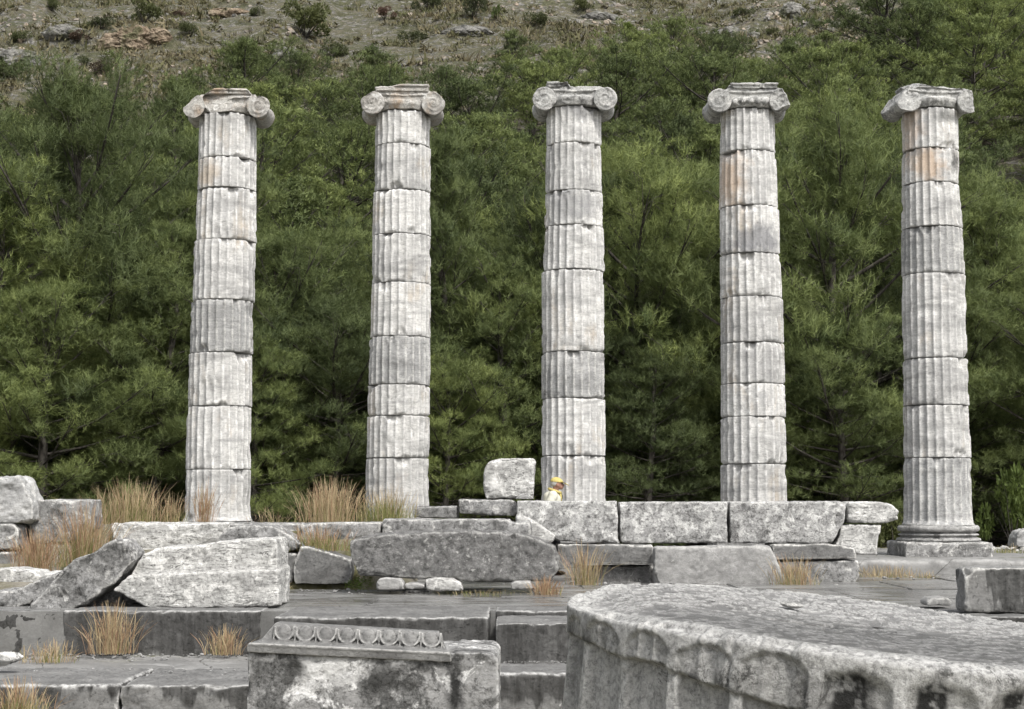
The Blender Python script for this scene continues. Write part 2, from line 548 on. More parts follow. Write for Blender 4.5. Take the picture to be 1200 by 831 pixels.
# ------------------------------------------------------------------ columns
def drum_mesh(name, r0, r1, h, seed, flare=0.0, notches=(), crackamp=1.0, flutes=24, per=10, rings=24, wx=(0, 0, 0), phase=0.0):
    nt = flutes * per
    th = np.arange(nt) / nt * 2 * math.pi
    u = (np.arange(nt) % per) / per
    v = np.clip((u - .09) / .82, 0, 1)
    shape = np.sqrt(np.clip(1 - (2 * v - 1) ** 2, 0, 1))
    tz = np.linspace(0, 1, rings)
    tz = .5 - .5 * np.cos(tz * math.pi) * 1.0
    T, Z = np.meshgrid(th, tz, indexing='xy')
    Sh = np.broadcast_to(shape, T.shape)
    R = r0 + (r1 - r0) * Z
    zz = Z * h
    if flare:
        R = R + flare * np.exp(-zz / .07)
    cp = np.stack([np.cos(T).ravel() * .62, np.sin(T).ravel() * .62, zz.ravel()], 1) + np.array(wx)
    n_lo = fbm(cp * 1.6, seed, 3).reshape(T.shape)
    n_md = fbm(cp * 5.0, seed + 3, 4).reshape(T.shape)
    n_hi = fbm(cp * 17.0, seed + 7, 3).reshape(T.shape)
    depth = .050 * (r0 / .64) * (1 - .65 * sstep(.25, .55, n_lo))
    if flare: depth = depth * sstep(.02, .09, zz)
    fil = 1 - Sh
    R = R - depth * Sh
    R = R - fil * (.032 * sstep(.05, .5, n_md) + .008 * sstep(-.2, .4, n_hi))
    R = R + .005 * n_hi + .005 * n_lo
    # worn joints: the arris of a drum is rounded and chipped
    for dz, sd in ((zz, 11), (h - zz, 23)):
        nn = fbm(cp * np.array([3.0, 3.0, 1.0]), seed + sd, 4).reshape(T.shape)
        wd = .014 + .05 * sstep(.0, .5, nn)
        dd = .014 + .075 * sstep(.02, .5, nn)
        if flare and sd == 11: dd = dd * .3
        R = R - dd * crackamp * np.clip(1 - dz / wd, 0, 1) ** 2
    for (ta, za, dt, dzn, dep) in notches:      # broken corners: angle, height share, sizes, depth
        a = np.angle(np.exp(1j * (T - ta)))
        q = (a / dt) ** 2 + ((Z - za) / dzn) ** 2 + .35 * n_md
        R = R - dep * (1 - sstep(.5, 1.05, q))
    X = R * np.cos(T + phase); Y = R * np.sin(T + phase)
    vs = np.stack([X.ravel(), Y.ravel(), zz.ravel()], 1)
    i = np.arange(rings - 1)[:, None] * nt
    k = np.arange(nt)[None, :]
    k2 = (k + 1) % nt
    q = np.stack([i + k, i + k2, i + nt + k2, i + nt + k], -1).reshape(-1, 4)
    # end caps as rings of quads to an inner ring
    base = len(vs)
    inner = .12
    cap_lo = np.stack([inner * np.cos(th + phase), inner * np.sin(th + phase), np.zeros(nt)], 1)
    cap_hi = cap_lo + np.array([0, 0, h])
    vs = np.concatenate([vs, cap_lo, cap_hi])
    kk = np.arange(nt); kk2 = (kk + 1) % nt
    lo = np.stack([kk2, kk, base + kk, base + kk2], -1)
    t0 = (rings - 1) * nt
    hi = np.stack([t0 + kk, t0 + kk2, base + nt + kk2, base + nt + kk], -1)
    faces = np.concatenate([q, lo, hi])
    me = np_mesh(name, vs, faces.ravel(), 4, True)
    at = me.attributes.new("edge", 'FLOAT', 'POINT')
    e = np.zeros(len(vs)); e[:nt * rings] = (np.clip(fil * 1.2 - .25, 0, 1) * .8 + .5 * np.clip(1 - np.minimum(zz, h - zz) / .03, 0, 1)).ravel()
    at.data.foreach_set("value", e.astype(np.float32))
    at = me.attributes.new("cavity", 'FLOAT', 'POINT')
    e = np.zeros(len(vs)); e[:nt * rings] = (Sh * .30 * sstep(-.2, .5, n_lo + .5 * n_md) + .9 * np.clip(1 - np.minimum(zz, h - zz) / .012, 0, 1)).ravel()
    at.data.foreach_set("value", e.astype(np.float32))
    return me


def volute_mesh(side, seed, spiral=1.0, chops=(), a=.60, r=.238, dep=.50):
    """bolster running from front to back with a scroll at each end; local origin at capital bottom centre"""
    mb = MB()
    cx, cz = side * a, .120
    prof = []
    for k in range(17):
        t = -1 + 2 * k / 16
        rr = r * (.70 + .30 * abs(t) ** 1.6)
        prof.append((rr, t * (dep - .03)))
    mb.lathe(prof, 36, 'y', cx, 0, cz)
    for sg in (-1, 1):
        y = sg * dep
        mb.lathe([(r * .99, -.028), (r * 1.0, .018)], 36, 'y', cx, y, cz)
        if spiral:
            pts, rs = [], []
            N = 90
            for k in range(N):
                q = k / (N - 1)
                ang = math.pi / 2 + side * (-1) * (-1) * q * 2 * math.pi * 2.0
                ang = math.pi / 2 - side * q * 2 * math.pi * 2.0
                rr = (r - .018) * math.exp(-1.7 * q)
                pts.append((cx + rr * math.cos(ang), y + sg * .022, cz + rr * math.sin(ang)))
                rs.append((.030 * (1 - .5 * q)) * (.7 + .3 * spiral))
            mb.tube(pts, rs, 6)
            mb.lathe([(.034, -.03), (.03, .03)], 14, 'y', cx, y + sg * .012, cz)
    me = voxel(mb.mesh("volute"), .0125)
    finish_chop(me, seed, chops, .009 if spiral > .5 else .014)
    return me


def finish_chop(me, seed, chops, amp, off=(0, 0, 0)):
    co = get_co(me); no = get_no(me)
    w = co + np.array(off) + seed
    s = laplace(me, co, 2)
    co = s + no * (amp * fbm(w * 6.5, seed, 4) - amp * 1.6 * sstep(.15, .5, fbm(w * 5, seed + 4, 3)))[:, None]
    for (pt, nrm) in chops:
        nrm = np.array(nrm, float); nrm /= np.linalg.norm(nrm)
        d = (co - np.array(pt)) @ nrm + .05 * fbm(w * 4, seed + 8, 4)
        dd = np.maximum(d, 0)
        co = co - nrm * dd[:, None] * .97
    set_co(me, co)
    at = me.attributes.new("cavity", 'FLOAT', 'POINT')
    c2 = get_co(me); n2 = get_no(me)
    at.data.foreach_set("value", np.clip(((laplace(me, c2, 5) - c2) * n2).sum(1) / .006, 0, 1).astype(np.float32))
    at = me.attributes.new("edge", 'FLOAT', 'POINT')
    e = np.clip(.5 + 1.2 * fbm(w * 9, seed + 2, 2), 0, 1) * .4
    at.data.foreach_set("value", e.astype(np.float32))
    me.polygons.foreach_set("use_smooth", np.full(len(me.polygons), True))
    me.update()


def capital(parent, loc, yaw, seed, mat, spiral, chops_l, chops_r, chops_b, abacus, ab_chops, eggs, wide=.60, top=.475):
    mb = MB()
    # echinus ring, cushion under the channel, channel body
    mb.lathe([(.50, -.002), (.555, .0), (.575, .05), (.60, .10), (.60, .16), (.55, .2)], 48)
    if eggs:
        for k in range(11):
            t = -math.pi / 2 + (k - 5) * .26
            mb.ball((.60 * math.cos(t), .60 * math.sin(t), .085), (.055, .055, .065), 10, 7)
    mb.prism([(-.58, .10), (.58, .10), (.62, .33), (.58, .395), (-.58, .395), (-.62, .33)], -.43, .43)
    for sg in (-1, 1):              # raised rims of the sagging channel
        for zc, sag, rr in ((.325, .035, .022), (.16, .03, .024)):
            pts = [(-.58 + 1.16 * k / 20, sg * .44, zc - sag * math.sin(math.pi * k / 20)) for k in range(21)]
            mb.tube(pts, [rr] * 21, 6)
    me = voxel(mb.mesh("capital"), .0135)
    finish_chop(me, seed, chops_b, .012)
    cap = link("capital", me, mat, parent, loc)
    cap.rotation_euler = (0, 0, yaw)
    vl = link("volute", volute_mesh(-1, seed + 1, spiral[0], chops_l, wide), mat, cap)
    vr = link("volute", volute_mesh(1, seed + 2, spiral[1], chops_r, wide), mat, cap)
    if abacus:
        mb = MB()
        for (x0, x1) in abacus:
            mb.box(x0 + .02, x1 - .02, -.46, .46, .375, top - .035)
            mb.box(x0, x1, -.49, .49, top - .05, top)
        me = voxel(mb.mesh("abacus"), .0135)
        finish_chop(me, seed + 3, ab_chops, .019)
        link("abacus", me, mat, cap)
    return cap


def base_parts(parent, z0, seed, mat, matp):
    """square plinth with round mouldings, top at z0 + .60"""
    mb = MB(); mb.box(-.83, .83, -.83, .83, 0, .34)
    me = voxel(mb.mesh("plinth"), .03)
    weather(me, .03, seed, .016, .8, (seed * 1.7, 0, 0))
    link("plinth", me, M_BLK, parent, (0, 0, z0))
    mb = MB()
    mb.lathe([(.74, .34), (.79, .345), (.795, .38), (.78, .395), (.72, .41), (.70, .43), (.72, .45), (.755, .455), (.76, .475), (.72, .485), (.68, .505), (.69, .525), (.755, .535), (.775, .565), (.775, .605), (.75, .635), (.70, .645)], 64)
    me = voxel(mb.mesh("base_moulding"), .013)
    finish_chop(me, seed + 5, (), .014)
    link("base_moulding", me, M_BASE, parent, (0, 0, z0))


STYLO = 1.0
M_BASE = marble("base_marble", (.50, .495, .48), (.33, .327, .32), dark_at=.60, white_at=.62, bump=.014, edge=.8, off=(2, 3, 2), sc=2.0, speck=.25, bands=.5, curl=.3)
# per column: distance, joint rows in the picture, (x left, x right) at rows, cap setting
COLS = [
    dict(Y=33.35, j=[130, 182, 218, 279, 350, 412, 475, 550], e=[(135, 234.5, 300.8), (182, 232.5, 300.5), (218, 232, 300.5), (280, 228, 300.5), (350, 225.6, 298), (412, 223, 296.5), (475, 220, 295), (550, 217.8, 294), (612, 216.8, 293.2)]),
    dict(Y=33.1, j=[127, 166, 220, 272, 329.5, 393, 450, 486.5, 536.5], e=[(130, 440, 504.5), (220, 438, 504.8), (272, 435.8, 505), (330, 435, 504.8), (393, 433.2, 504.8), (450, 430.4, 504), (487, 430, 503.6), (540, 429, 503), (594, 428, 502.6)]),
    dict(Y=32.9, j=[122, 165, 221, 262, 314.5, 411, 466, 533.7], e=[(125, 640.6, 704.6), (165, 639.6, 704.6), (220, 639, 705.8), (262, 637.5, 707.5), (314, 635.3, 708.6), (411, 634.7, 708.8), (466, 634.4, 709), (534, 634, 710.2), (586, 634.6, 710.8)]),
    dict(Y=32.65, j=[124, 174, 239, 295, 346, 400, 448.6, 487.6, 543.5], e=[(124, 844, 906.5), (174, 843, 909), (239, 843, 912.6), (296, 843.2, 914.5), (346, 844.2, 917.5), (400, 844.2, 918.5), (450, 844.5, 920), (543, 844.8, 922), (586, 844.6, 922.8)]),
    dict(Y=32.4, j=[124, 171, 211, 263.5, 318.5, 418.4, 474, 536], e=[(124, 1056, 1121.5), (171, 1057, 1122.5), (212, 1058, 1124.2), (263, 1056.5, 1127), (318, 1057.2, 1130.3), (418, 1058, 1132.5), (474, 1059, 1134.8), (536, 1059.2, 1137), (612, 1060, 1138.5)]),
]
LBL = [
    "leftmost fluted marble column, its capital broken away at the left, dry grass at its foot",
    "second column from the left, its capital with two clear scrolls, standing behind tall yellow grass",
    "middle column, behind the yellow-capped person, its capital top split by a black stain",
    "fluted column with a broad orange stain high on its left side, between the middle and rightmost columns",
    "rightmost column, the only one with its round base and square plinth in view",
]
CAPS = [
    dict(mat=M_CAP, spiral=(.0, 1.0), yaw=.05, eggs=False, abacus=[(-.52, .54)], ab=[((-.36, -.2, .46), (-.6, -.2, .8)), ((.10, -.47, .465), (.05, -.6, .8)), ((.44, -.2, .47), (.8, -.1, .6))], l=[((-.70, -.3, .24), (-.65, 0, .75)), ((-.55, -.46, .16), (-.35, -1, .1))], r=[((.6, 0, .30), (.15, 0, 1))], b=[((-.1, -.42, .27), (-.2, -1, .35)), ((-.62, 0, .30), (-.8, 0, .8))]),
    dict(mat=M_CAP, spiral=(1.0, 1.0), yaw=.06, eggs=False, abacus=[(-.56, .52)], ab=[((-.22, -.47, .46), (-.25, -.7, .6)), ((-.40, -.2, .50), (-.1, -.1, 1))], l=[((-.66, 0, .28), (-.6, 0, .9))], r=[((.74, 0, .26), (.8, 0, .7))], b=[]),
    dict(mat=M_CAPD, spiral=(.45, .6), yaw=0.0, eggs=False, abacus=[(-.56, .02), (.14, .56)], ab=[((-.05, 0, .45), (1, -.2, .7)), ((.16, 0, .46), (-1, 0, .5))][:1], l=[], r=[], b=[]),
    dict(mat=M_CAPD, spiral=(.6, .25), yaw=-.01, eggs=True, abacus=[(-.40, .56)], ab=[], l=[], r=[((.74, -.4, .16), (.9, -.35, .35)), ((.7, -.3, -.02), (.6, -.2, -1))], b=[((-.5, 0, .36), (-.5, 0, 1))]),
    dict(mat=M_CAPD, spiral=(.15, .15), yaw=.14, eggs=False, abacus=[(-.52, .56)], ab=[((.05, -.3, .44), (.1, -.3, 1)), ((-.4, -.3, .46), (-.7, -.3, .8))], l=[((-.62, -.42, .2), (-.4, -1, .4)), ((-.68, 0, .25), (-.8, 0, .5))], r=[((.74, -.3, .2), (1, -.2, .1))], b=[]),
]

ORANGE = (.54, .41, .30)
SOOT = (.16, .16, .16)


def stained(name, stains, base=None):
    return marble(name, (.76, .75, .72), (.54, .535, .525), dark_at=.73, white_at=.585, white=(.84, .83, .805), tint=(.56, .47, .36), tint_at=.60, bump=.014, edge=.9, vary=.05, speck=.2, stain=stains, bands=.5, lines=.2, crack=False, pits=.25)


DRUMMATS = {
    (3, 1): (stained("orange_stained_marble", [(ORANGE, (-.45, -.45, .55), (.33, .5, .6), .75)]), "drum with an orange stain on its left side"),
    (4, 1): (stained("orange_and_black_marble", [(ORANGE, (-.2, -.5, .35), (.34, .5, .4), .8), ((.09, .088, .085), (.42, -.45, .42), (.14, .4, .22), .9)]), "drum stained orange at the left and black at the right"),
    (3, 2): (stained("sooty_marble", [((.22, .22, .23), (.1, -.5, .25), (.7, .6, .28), .8)]), "drum with a dark grey band along its lower edge"),
    (2, 2): (stained("grey_banded_marble", [((.27, .27, .275), (-.1, -.5, .45), (.65, .6, .35), .7)]), "dark grey banded drum"),
    (2, 5): (M_COLG, "grey drum"), (3, 3): (M_COL, None), (0, 4): (M_COLG, None), (1, 5): (M_COLG, None), (4, 3): (M_COLG, "grey drum with pale streaks"),
    (4, 7): (M_COLG, None), (0, 1): (stained("tan_stained_marble", [((.52, .43, .33), (-.35, -.45, .3), (.25, .5, .3), .7)]), None),
    (4, 0): (stained("buff_marble", [((.52, .40, .30), (-.5, -.4, .4), (.25, .5, .6), .65), ((.2, .2, .19), (.3, -.5, .62), (.26, .4, .14), .7)]), None),
    (2, 0): (stained("rain_stained_marble", [((.2, .2, .2), (.1, -.5, .65), (.5, .5, .16), .7)]), None),
    (0, 0): (stained("dark_topped_marble", [((.25, .245, .235), (-.05, -.5, .78), (.35, .5, .3), .6)]), None),
}


def interp(e, y):
    ys = [q[0] for q in e]
    return float(np.interp(y, ys, [q[1] for q in e])), float(np.interp(y, ys, [q[2] for q in e]))


for ci, C in enumerate(COLS):
    Y = C['Y']
    yl = C['e'][-1][0]
    xl, xr = interp(C['e'], yl)
    foot = P((xl + xr) / 2, yl, Y)
    root = empty("fluted_column", (foot.x, Y, STYLO))
    tag(root, LBL[ci], "column", "five fluted columns standing in a row")
    zbot = STYLO + .645
    if ci == 4: zbot = P(1098, 616, Y - .70).z
    rows = C['j']
    zs = [P(600, y, Y - .60).z for y in rows] + [zbot]
    base_parts(root, zbot - .645 - STYLO, 300 + ci * 10, M_COLG, M_WALL)
    for k in range(len(rows)):
        zt, zb = zs[k], zs[k + 1]
        ya = rows[k]; yb = rows[k + 1] if k + 1 < len(rows) else to_px((0, Y, zb))[1]
        def geo(y):
            l, r = interp(C['e'], y)
            a, b = P(l, y, Y), P(r, y, Y)
            return (a.x + b.x) / 2, (b.x - a.x) / 2
        cxa, ra = geo(ya + 3); cxb, rb = geo(yb - 3)
        seed = 1000 + ci * 50 + k
        rs = random.Random(seed)
        notch = []
        for q in range(rs.choice([2, 3, 3, 4])):
            notch.append((rs.uniform(-math.pi, 0), rs.choice([0.0, 1.0, 1.0, .95]), rs.uniform(.12, .3), rs.uniform(.05, .2), rs.uniform(.03, .09)))
        if (ci, k) == (3, 1): notch.append((-2.6, 1.0, .5, .09, .12))
        if (ci, k) == (4, 6): notch.append((-1.0, .06, .35, .1, .06))
        if (ci, k) == (2, 4): notch.append((-1.1, .9, .5, .06, .03))
        h = zt - zb
        me = drum_mesh("drum", rb, ra, h - .008, seed, flare=.045 if k == len(rows) - 1 else 0, notches=notch, wx=(ci * 7.0, 0, zb), crackamp=.8, phase=rs.uniform(-.02, .02))
        mt, lb = DRUMMATS.get((ci, k), (M_COL, None))
        o = link("drum", me, mt, root, ((cxa + cxb) / 2 + rs.uniform(-.005, .005) - foot.x, rs.uniform(-.012, .012), zb - STYLO + .004))
        o.rotation_euler = (rs.uniform(-.005, .005), rs.uniform(-.006, .006), 0)
        if lb: o["label"] = lb
    cp = CAPS[ci]
    l, r = interp(C['e'], rows[0] + 2)
    cxx = (P(l, rows[0], Y).x + P(r, rows[0], Y).x) / 2
    capital(root, (cxx - foot.x, 0, zs[0] - STYLO + .01), cp['yaw'], 40 + ci * 6, cp['mat'], cp['spiral'], cp['l'], cp['r'], cp['b'], cp['abacus'], cp['ab'], cp['eggs'], .65 if ci == 0 else .60, (.49, .52, .475, .485, .53)[ci])

# ------------------------------------------------------------------ ruined blocks
WG = "orthostate wall blocks"
# the row of upright wall blocks
stone("wall_block", "grey upright wall block below the yellow-capped person, its lower left broken white", "wall block", [(606, 587), (724, 587), (724.5, 637), (690, 636), (655, 634), (632, 626), (606, 606)], 28.0, .75, M_WALL, wear=.6, group=WG)
stone("wall_block", "middle block of the upright wall row, squared and mottled pale grey", "wall block", [(726.5, 588), (853, 588), (853, 636.5), (727, 636.5)], 28.0, .75, M_WALL, wear=.5, group=WG)
stone("wall_block", "long upright wall block with a ragged right end, in front of the orange-stained column", "wall block", [(855.5, 588), (992, 587.5), (990, 612), (984, 622), (976, 636.5), (856, 636.5)], 28.0, .75, M_WALL, wear=.55, group=WG)
stone("cornice_block", "slab with a rounded overhanging end at the right end of the wall block row", "stone block", [(993, 588), (1030, 588), (1046, 591), (1054, 598), (1053, 609), (1040, 613), (993, 613)], 28.02, .7, M_PALE, wear=.9)
stone("broken_block", "pale block with tapering right edge tucked under the overhanging rounded slab", "stone block", [(986, 615), (1034, 615), (1030, 630), (1029, 650), (978, 652), (978, 640), (984, 628)], 28.05, .6, M_PALE, wear=.9)
stone("broken_block", "white sloping fragment wedged under the left end of the wall block row", "stone block", [(604, 603), (622, 607), (652, 628), (648, 637), (606, 637)], 27.6, .3, M_PALE, wear=.9)
# course below the wall
stone("base_course_block", "dark smooth base block below the left wall block, shadowed hollow at its foot", "stone block", [(653, 637.5), (766, 638.5), (766, 661), (700, 662), (653, 668)], 27.75, .9, M_DARK, wear=.4)
stone("base_course_block", "blackened rough stone in the hollow left of the pale leaning slab", "stone block", [(690, 664), (768, 663), (768, 690), (690, 692)], 27.95, .6, M_ROUGH, wear=.8)
stone("fallen_slab", "pale smooth slab with a slanting right end, leaning behind the big fluted drum", "stone slab", [(767, 641), (890, 639), (905, 641), (924, 690), (767, 692)], 27.3, .4, M_PEB, wear=.6, amp=.02)
stone("base_course_block", "dark base block with a flaking white rim below the ragged end of the wall row", "stone block", [(905, 638), (968, 637), (1004, 641), (1003, 655), (906, 656)], 27.7, .9, M_DARK, wear=.8)
stone("base_course_block", "two-tone grey block with broken right end, lowest below the ragged wall end", "stone block", [(902, 658), (1006, 657), (1008, 674), (1002, 684), (903, 684)], 27.75, .9, M_BLK, wear=.7)
# slabs and blocks left of the wall
stone("stone_slab", "flat grey slab carrying the white block at the wall's left end", "stone slab", [(537, 585), (600, 585.5), (606, 588), (606, 604), (575, 604), (538, 602)], 28.3, .9, M_BLK, wear=.8)
stone("stone_slab", "small low grey slab behind the green grass, left of the slab under the white block", "stone slab", [(484, 594), (536, 593), (536, 607), (484, 607)], 28.4, .8, M_BLK, wear=.6)
stone("white_block", "squarish white marble block standing upright at the foot of the middle column", "stone block", [(567, 551), (573, 541), (584, 537.5), (626, 537.5), (628, 541), (625, 584.5), (570, 584.5), (567, 575)], 28.35, .7, M_PALE, wear=1.0, amp=.02)
stone("stone_fragment", "small dark triangular chip at the lower right corner of the upright white block", "stone", [(604, 584.7), (609, 579), (618, 577.5), (627, 584.7)], 28.1, .18, M_BLK, vox=.015, wear=.5, amp=.008)
stone("stone_block", "long thin grey block lying behind the huge rough fallen beam", "stone block", [(447, 608), (598, 608.5), (600, 613), (622, 610), (624, 628), (600, 632), (448, 629)], 26.6, .7, M_BLK, wear=.8)
stone("stone_slab", "flat grey slab edge under the yellow grass, left of the long thin block", "stone slab", [(352, 613.5), (398, 612.5), (447, 612), (446, 630), (420, 632), (398, 634), (352, 634)], 26.9, .8, M_BLK, wear=.9)
# the huge beam
stone("fallen_beam", "huge rough dark beam with rounded ends lying on small stones at the centre", "stone beam", [(409, 634), (420, 631), (448, 627), (485, 625), (525, 622.5), (602, 624), (630, 632), (651, 641), (655, 655), (653, 670), (644, 679), (600, 682), (560, 681), (520, 678), (455, 677), (421, 674), (412, 655)], 24.5, 1.0, M_ROUGH, wear=1.0, amp=.024, big=.03)
for lab, poly, m in (("round grey prop stone, leftmost under the huge rough beam", [(440, 684), (444, 678.5), (452, 677), (470, 678), (474, 684), (474, 691), (441, 691.5)], M_PEB),
                     ("low flat prop stone between the round and the faceted ones under the huge rough beam", [(474.5, 684), (486, 682.5), (498, 685), (498, 690.5), (475, 690.5)], M_PEB),
                     ("white faceted prop stone under the middle of the huge rough beam", [(498.5, 679), (510, 677), (530, 678), (540, 683), (543, 692), (520, 693.5), (500, 692)], M_PALE),
                     ("small grey prop stone under the right end of the huge rough beam", [(598, 684), (604, 681), (622, 681), (625, 690), (600, 691)], M_PEB)):
    stone("prop_stone", lab, "stone", poly, 24.3, .35, m, vox=.014, amp=.008, wear=1.0, group="stones propping the fallen beam")
# dark blocks between beam and big pale block
stone("dark_block", "dark block with a white sloping upper edge, left of the huge rough beam", "stone block", [(351, 641), (360, 640), (412, 655), (414, 672), (410, 684), (345, 684), (344, 665)], 25.6, .8, M_DARK, wear=.6)
stone("dark_block", "narrow dark block standing between the big pale block and the white-edged dark block", "stone block", [(300, 648), (348.5, 648), (342.5, 684), (300, 684)], 25.7, .8, M_DARK, wear=.4)
stone("boulder", "domed dark grey broken stone with white scars, lying on two dark blocks", "stone", [(252, 634), (266, 619), (282, 615.5), (318, 615), (340, 628), (357, 641), (340, 645), (300, 647), (252, 646)], 25.75, .9, M_BLK, wear=1.0, amp=.03)
# long ledge on the left
stone("ledge_slab", "cracked ledge slab below the leftmost column, white with dark cracks", "stone slab", [(128, 613), (180, 613), (262, 613), (263, 640), (240, 655), (205, 660), (160, 650), (131, 633)], 26.6, .9, M_PALE, wear=1.0, amp=.025)
stone("ledge_slab", "thin ledge slab between the leftmost and second columns, behind the domed stone", "stone slab", [(262, 612.8), (352, 613), (352, 626), (262, 626)], 27.2, .9, M_BLK, wear=.6)
# far left
stone("broken_block", "tall jagged pale block at the left picture edge with a slanting right side", "stone block", [(-25, 560), (0, 558.5), (20, 557), (26, 562), (38, 588), (38, 610), (28, 613), (-25, 613)], 26.2, .7, M_COLG, wear=.9, amp=.03)
stone("stone_block", "flat-topped block with a dark lower half, behind the reddish grass at the left", "stone block", [(36, 585.5), (105, 585), (107, 618), (95, 635), (40, 638), (32, 622), (33, 600)], 26.6, .8, M_BLK, wear=.6)
stone("stone_block", "dark grey slab under the jagged pale block at the left picture edge", "stone block", [(-25, 614), (15, 613.5), (22, 620), (21, 644), (-25, 645)], 26.15, .8, M_BLK, wear=.6)
stone("stone_block", "lowest dark slab of the pile at the left picture edge", "stone block", [(-25, 646.5), (16, 646.5), (17, 668), (-25, 668)], 26.1, .8, M_DARK, wear=.5)
stone("flat_stone", "white flat stone lying at the left picture edge below reddish grass", "stone", [(-20, 668), (10, 666), (40, 670), (48, 676), (44, 686), (15, 688), (-20, 690)], 23.6, .8, M_PALE, vox=.02, wear=1.0)
stone("flat_stone", "low grey flat stone behind the leaning slab, beside the white flat stone", "stone", [(42, 674), (58, 670), (84, 671), (84, 690), (40, 690)], 23.9, .6, M_PALE, vox=.02, wear=1.0)
stone("leaning_slab", "weathered grey slab leaning up to the right against the big pale block", "stone slab", [(30, 714), (58, 684), (70, 669), (84, 655), (108, 647), (122, 638), (136, 631.5), (148, 634), (158, 645), (158, 655), (146, 670), (136, 682), (115, 696), (98, 709), (78, 716), (62, 721)], 21.2, .6, M_BLK, vox=.022, wear=.9, amp=.03)
stone("broken_rock", "dark grey pointed rock under the left foot of the leaning slab", "stone", [(-20, 695), (20, 690), (52, 676), (70, 668), (64, 690), (34, 708), (16, 713), (-20, 705)], 21.6, .6, M_BLK, vox=.022, wear=.8, amp=.03)
stone("broken_rock", "shaded wedge of rock between the leaning slab and the big pale block", "stone", [(100, 700), (120, 688), (138, 668), (160, 650), (172, 672), (172, 706), (140, 710), (104, 710)], 22.0, .5, M_BLK, vox=.022, wear=.7, amp=.03)
stone("fallen_architrave", "big pale two-stepped block with a broken left end, leaned on by a slab", "stone block", [(150, 690), (152, 676), (160, 662), (168, 650), (186, 642), (200, 640), (225, 641), (262, 634), (300, 631.5), (324, 630.5), (326, 648), (325.5, 664), (325, 700), (250, 700), (176, 700), (160, 696)], 21.4, 1.0, M_PALE, vox=.019, wear=.55, amp=.018, cuts=0, more=[([(137, 691), (147, 680), (156, 673), (190, 671), (329, 666), (329, 709), (250, 711.5), (176, 711), (160, 702)], -.20, .9)])
# right-hand side
stone("corner_block", "dark block with a wavy pale stain, cut by the right picture edge", "stone block", [(1131, 667), (1138, 665), (1262, 665), (1262, 718), (1131, 718)], 20.0, .46, marble("stain_banded_marble", (.34, .338, .33), (.22, .218, .212), dark_at=.62, white_at=.68, bump=.02, edge=1.0, band=[(P(1160, 666, 20).z, .9, (.05, .05, .048), .95)], sc=1.2), wear=.5)
stone("flat_stone", "small flat grey stone on the pavement just left of the dark right-edge block", "stone", [(1086, 705), (1092, 701), (1108, 700), (1116, 703), (1116, 710), (1087, 710)], 21.0, .4, M_PEB, vox=.016, amp=.01)
stone("boulder", "small grey boulder beside the pines at the right picture edge", "stone", [(1190, 641), (1191, 630), (1196, 622), (1206, 620), (1222, 624), (1226, 641)], 35.6, .6, M_COLG, vox=.03, amp=.03)
stone("white_stone", "white oblong stone lying on the step at the left picture edge", "stone", [(-18, 775), (-16, 768), (2, 765), (14, 767), (22, 771), (20, 775.5)], 18.2, .25, M_PALE, vox=.012, amp=.008)

# ------------------------------------------------------------------ pavement, platform, steps
PAVE, STEP = .70, .17


def slab_mat(name, light, grey, wet=True, off=(0, 0, 0), moss=.7, ew=1.0):
    t = NT(name)
    p = t.pos((1, 1, 1), off)
    a = t.noise(p, .9, 8, .62, .5)
    col = t.mix(t.ramp(a, [(.36, 0), (.64, 1)]), grey, light)
    st = t.noise(t.pos((.5, 2.2, 1), off), 1.6, 8, .65, .8)
    col = t.mix(t.ramp(st, [(.54, 0), (.66, .7)]), col, (.36, .358, .35))
    fine = t.noise(p, 30, 4, .7)
    mid = t.noise(p, 6, 6, .65)
    g = t.noise(t.pos((.6, 1.6, 1), (4, 2, 1)), 1.3, 6, .65, .6)
    col = t.mix(t.ramp(g, [(moss - .05, 0), (moss + .06, .7)]), col, (.11, .115, .035))
    vo = t.n("ShaderNodeTexVoronoi", feature='DISTANCE_TO_EDGE')
    t.t.links.new(t.mix(.12, p, t.noise(p, 2.2, 5, .6, 0, True)), vo.inputs["Vector"])
    vo.inputs["Scale"].default_value = .75
    cr = t.ramp(vo.outputs["Distance"], [(0, 1), (.008, 0)])
    col = t.mix(cr, col, (.05, .048, .042))
    e = t.math('MULTIPLY', t.ramp(t.attr("edge"), [(.1, 0), (.5, 1)]), t.ramp(mid, [(.38, 0), (.55, ew)]), True)
    col = t.mix(e, col, (.6, .595, .58))
    col = t.mix(.3, col, t.ramp(fine, [(.3, .2), (.7, 1)]), 'MULTIPLY')
    r = t.ramp(t.math('ADD', t.math('MULTIPLY', st, .6), t.math('MULTIPLY', a, .4)), [(.44, .10 if wet else .6), (.6, .5 if wet else .8)])
    t.b.inputs['Specular IOR Level'].default_value = .5
    return t.finish(col, r, t.math('ADD', mid, t.math('MULTIPLY', fine, .4)), .008, .7)


M_PAVE = slab_mat("wet_paving_marble", (.25, .248, .24), (.12, .119, .115), True)
M_PLAT = slab_mat("platform_marble", (.28, .277, .268), (.17, .168, .162), False, (3, 1, 2), .64, .3)


def slab(name, x0, x1, y0, y1, z0, z1, mat, vox, seed, amp=.012, wear=.5, label=None, cat=None, group=None, kind=None, poly=None, big=0.0):
    mb = MB()
    ox, oy = (x0 + x1) / 2, (y0 + y1) / 2
    mb.box(x0 - ox, x1 - ox, y0 - oy, y1 - oy, 0, z1 - z0)
    me = voxel(mb.mesh(name), vox)
    me.name = name
    weather(me, vox, seed, amp, wear, (ox, oy, z0), 1.0, big)
    o = link(name, me, mat, loc=(ox, oy, z0))
    return tag(o, label, cat, group, kind)


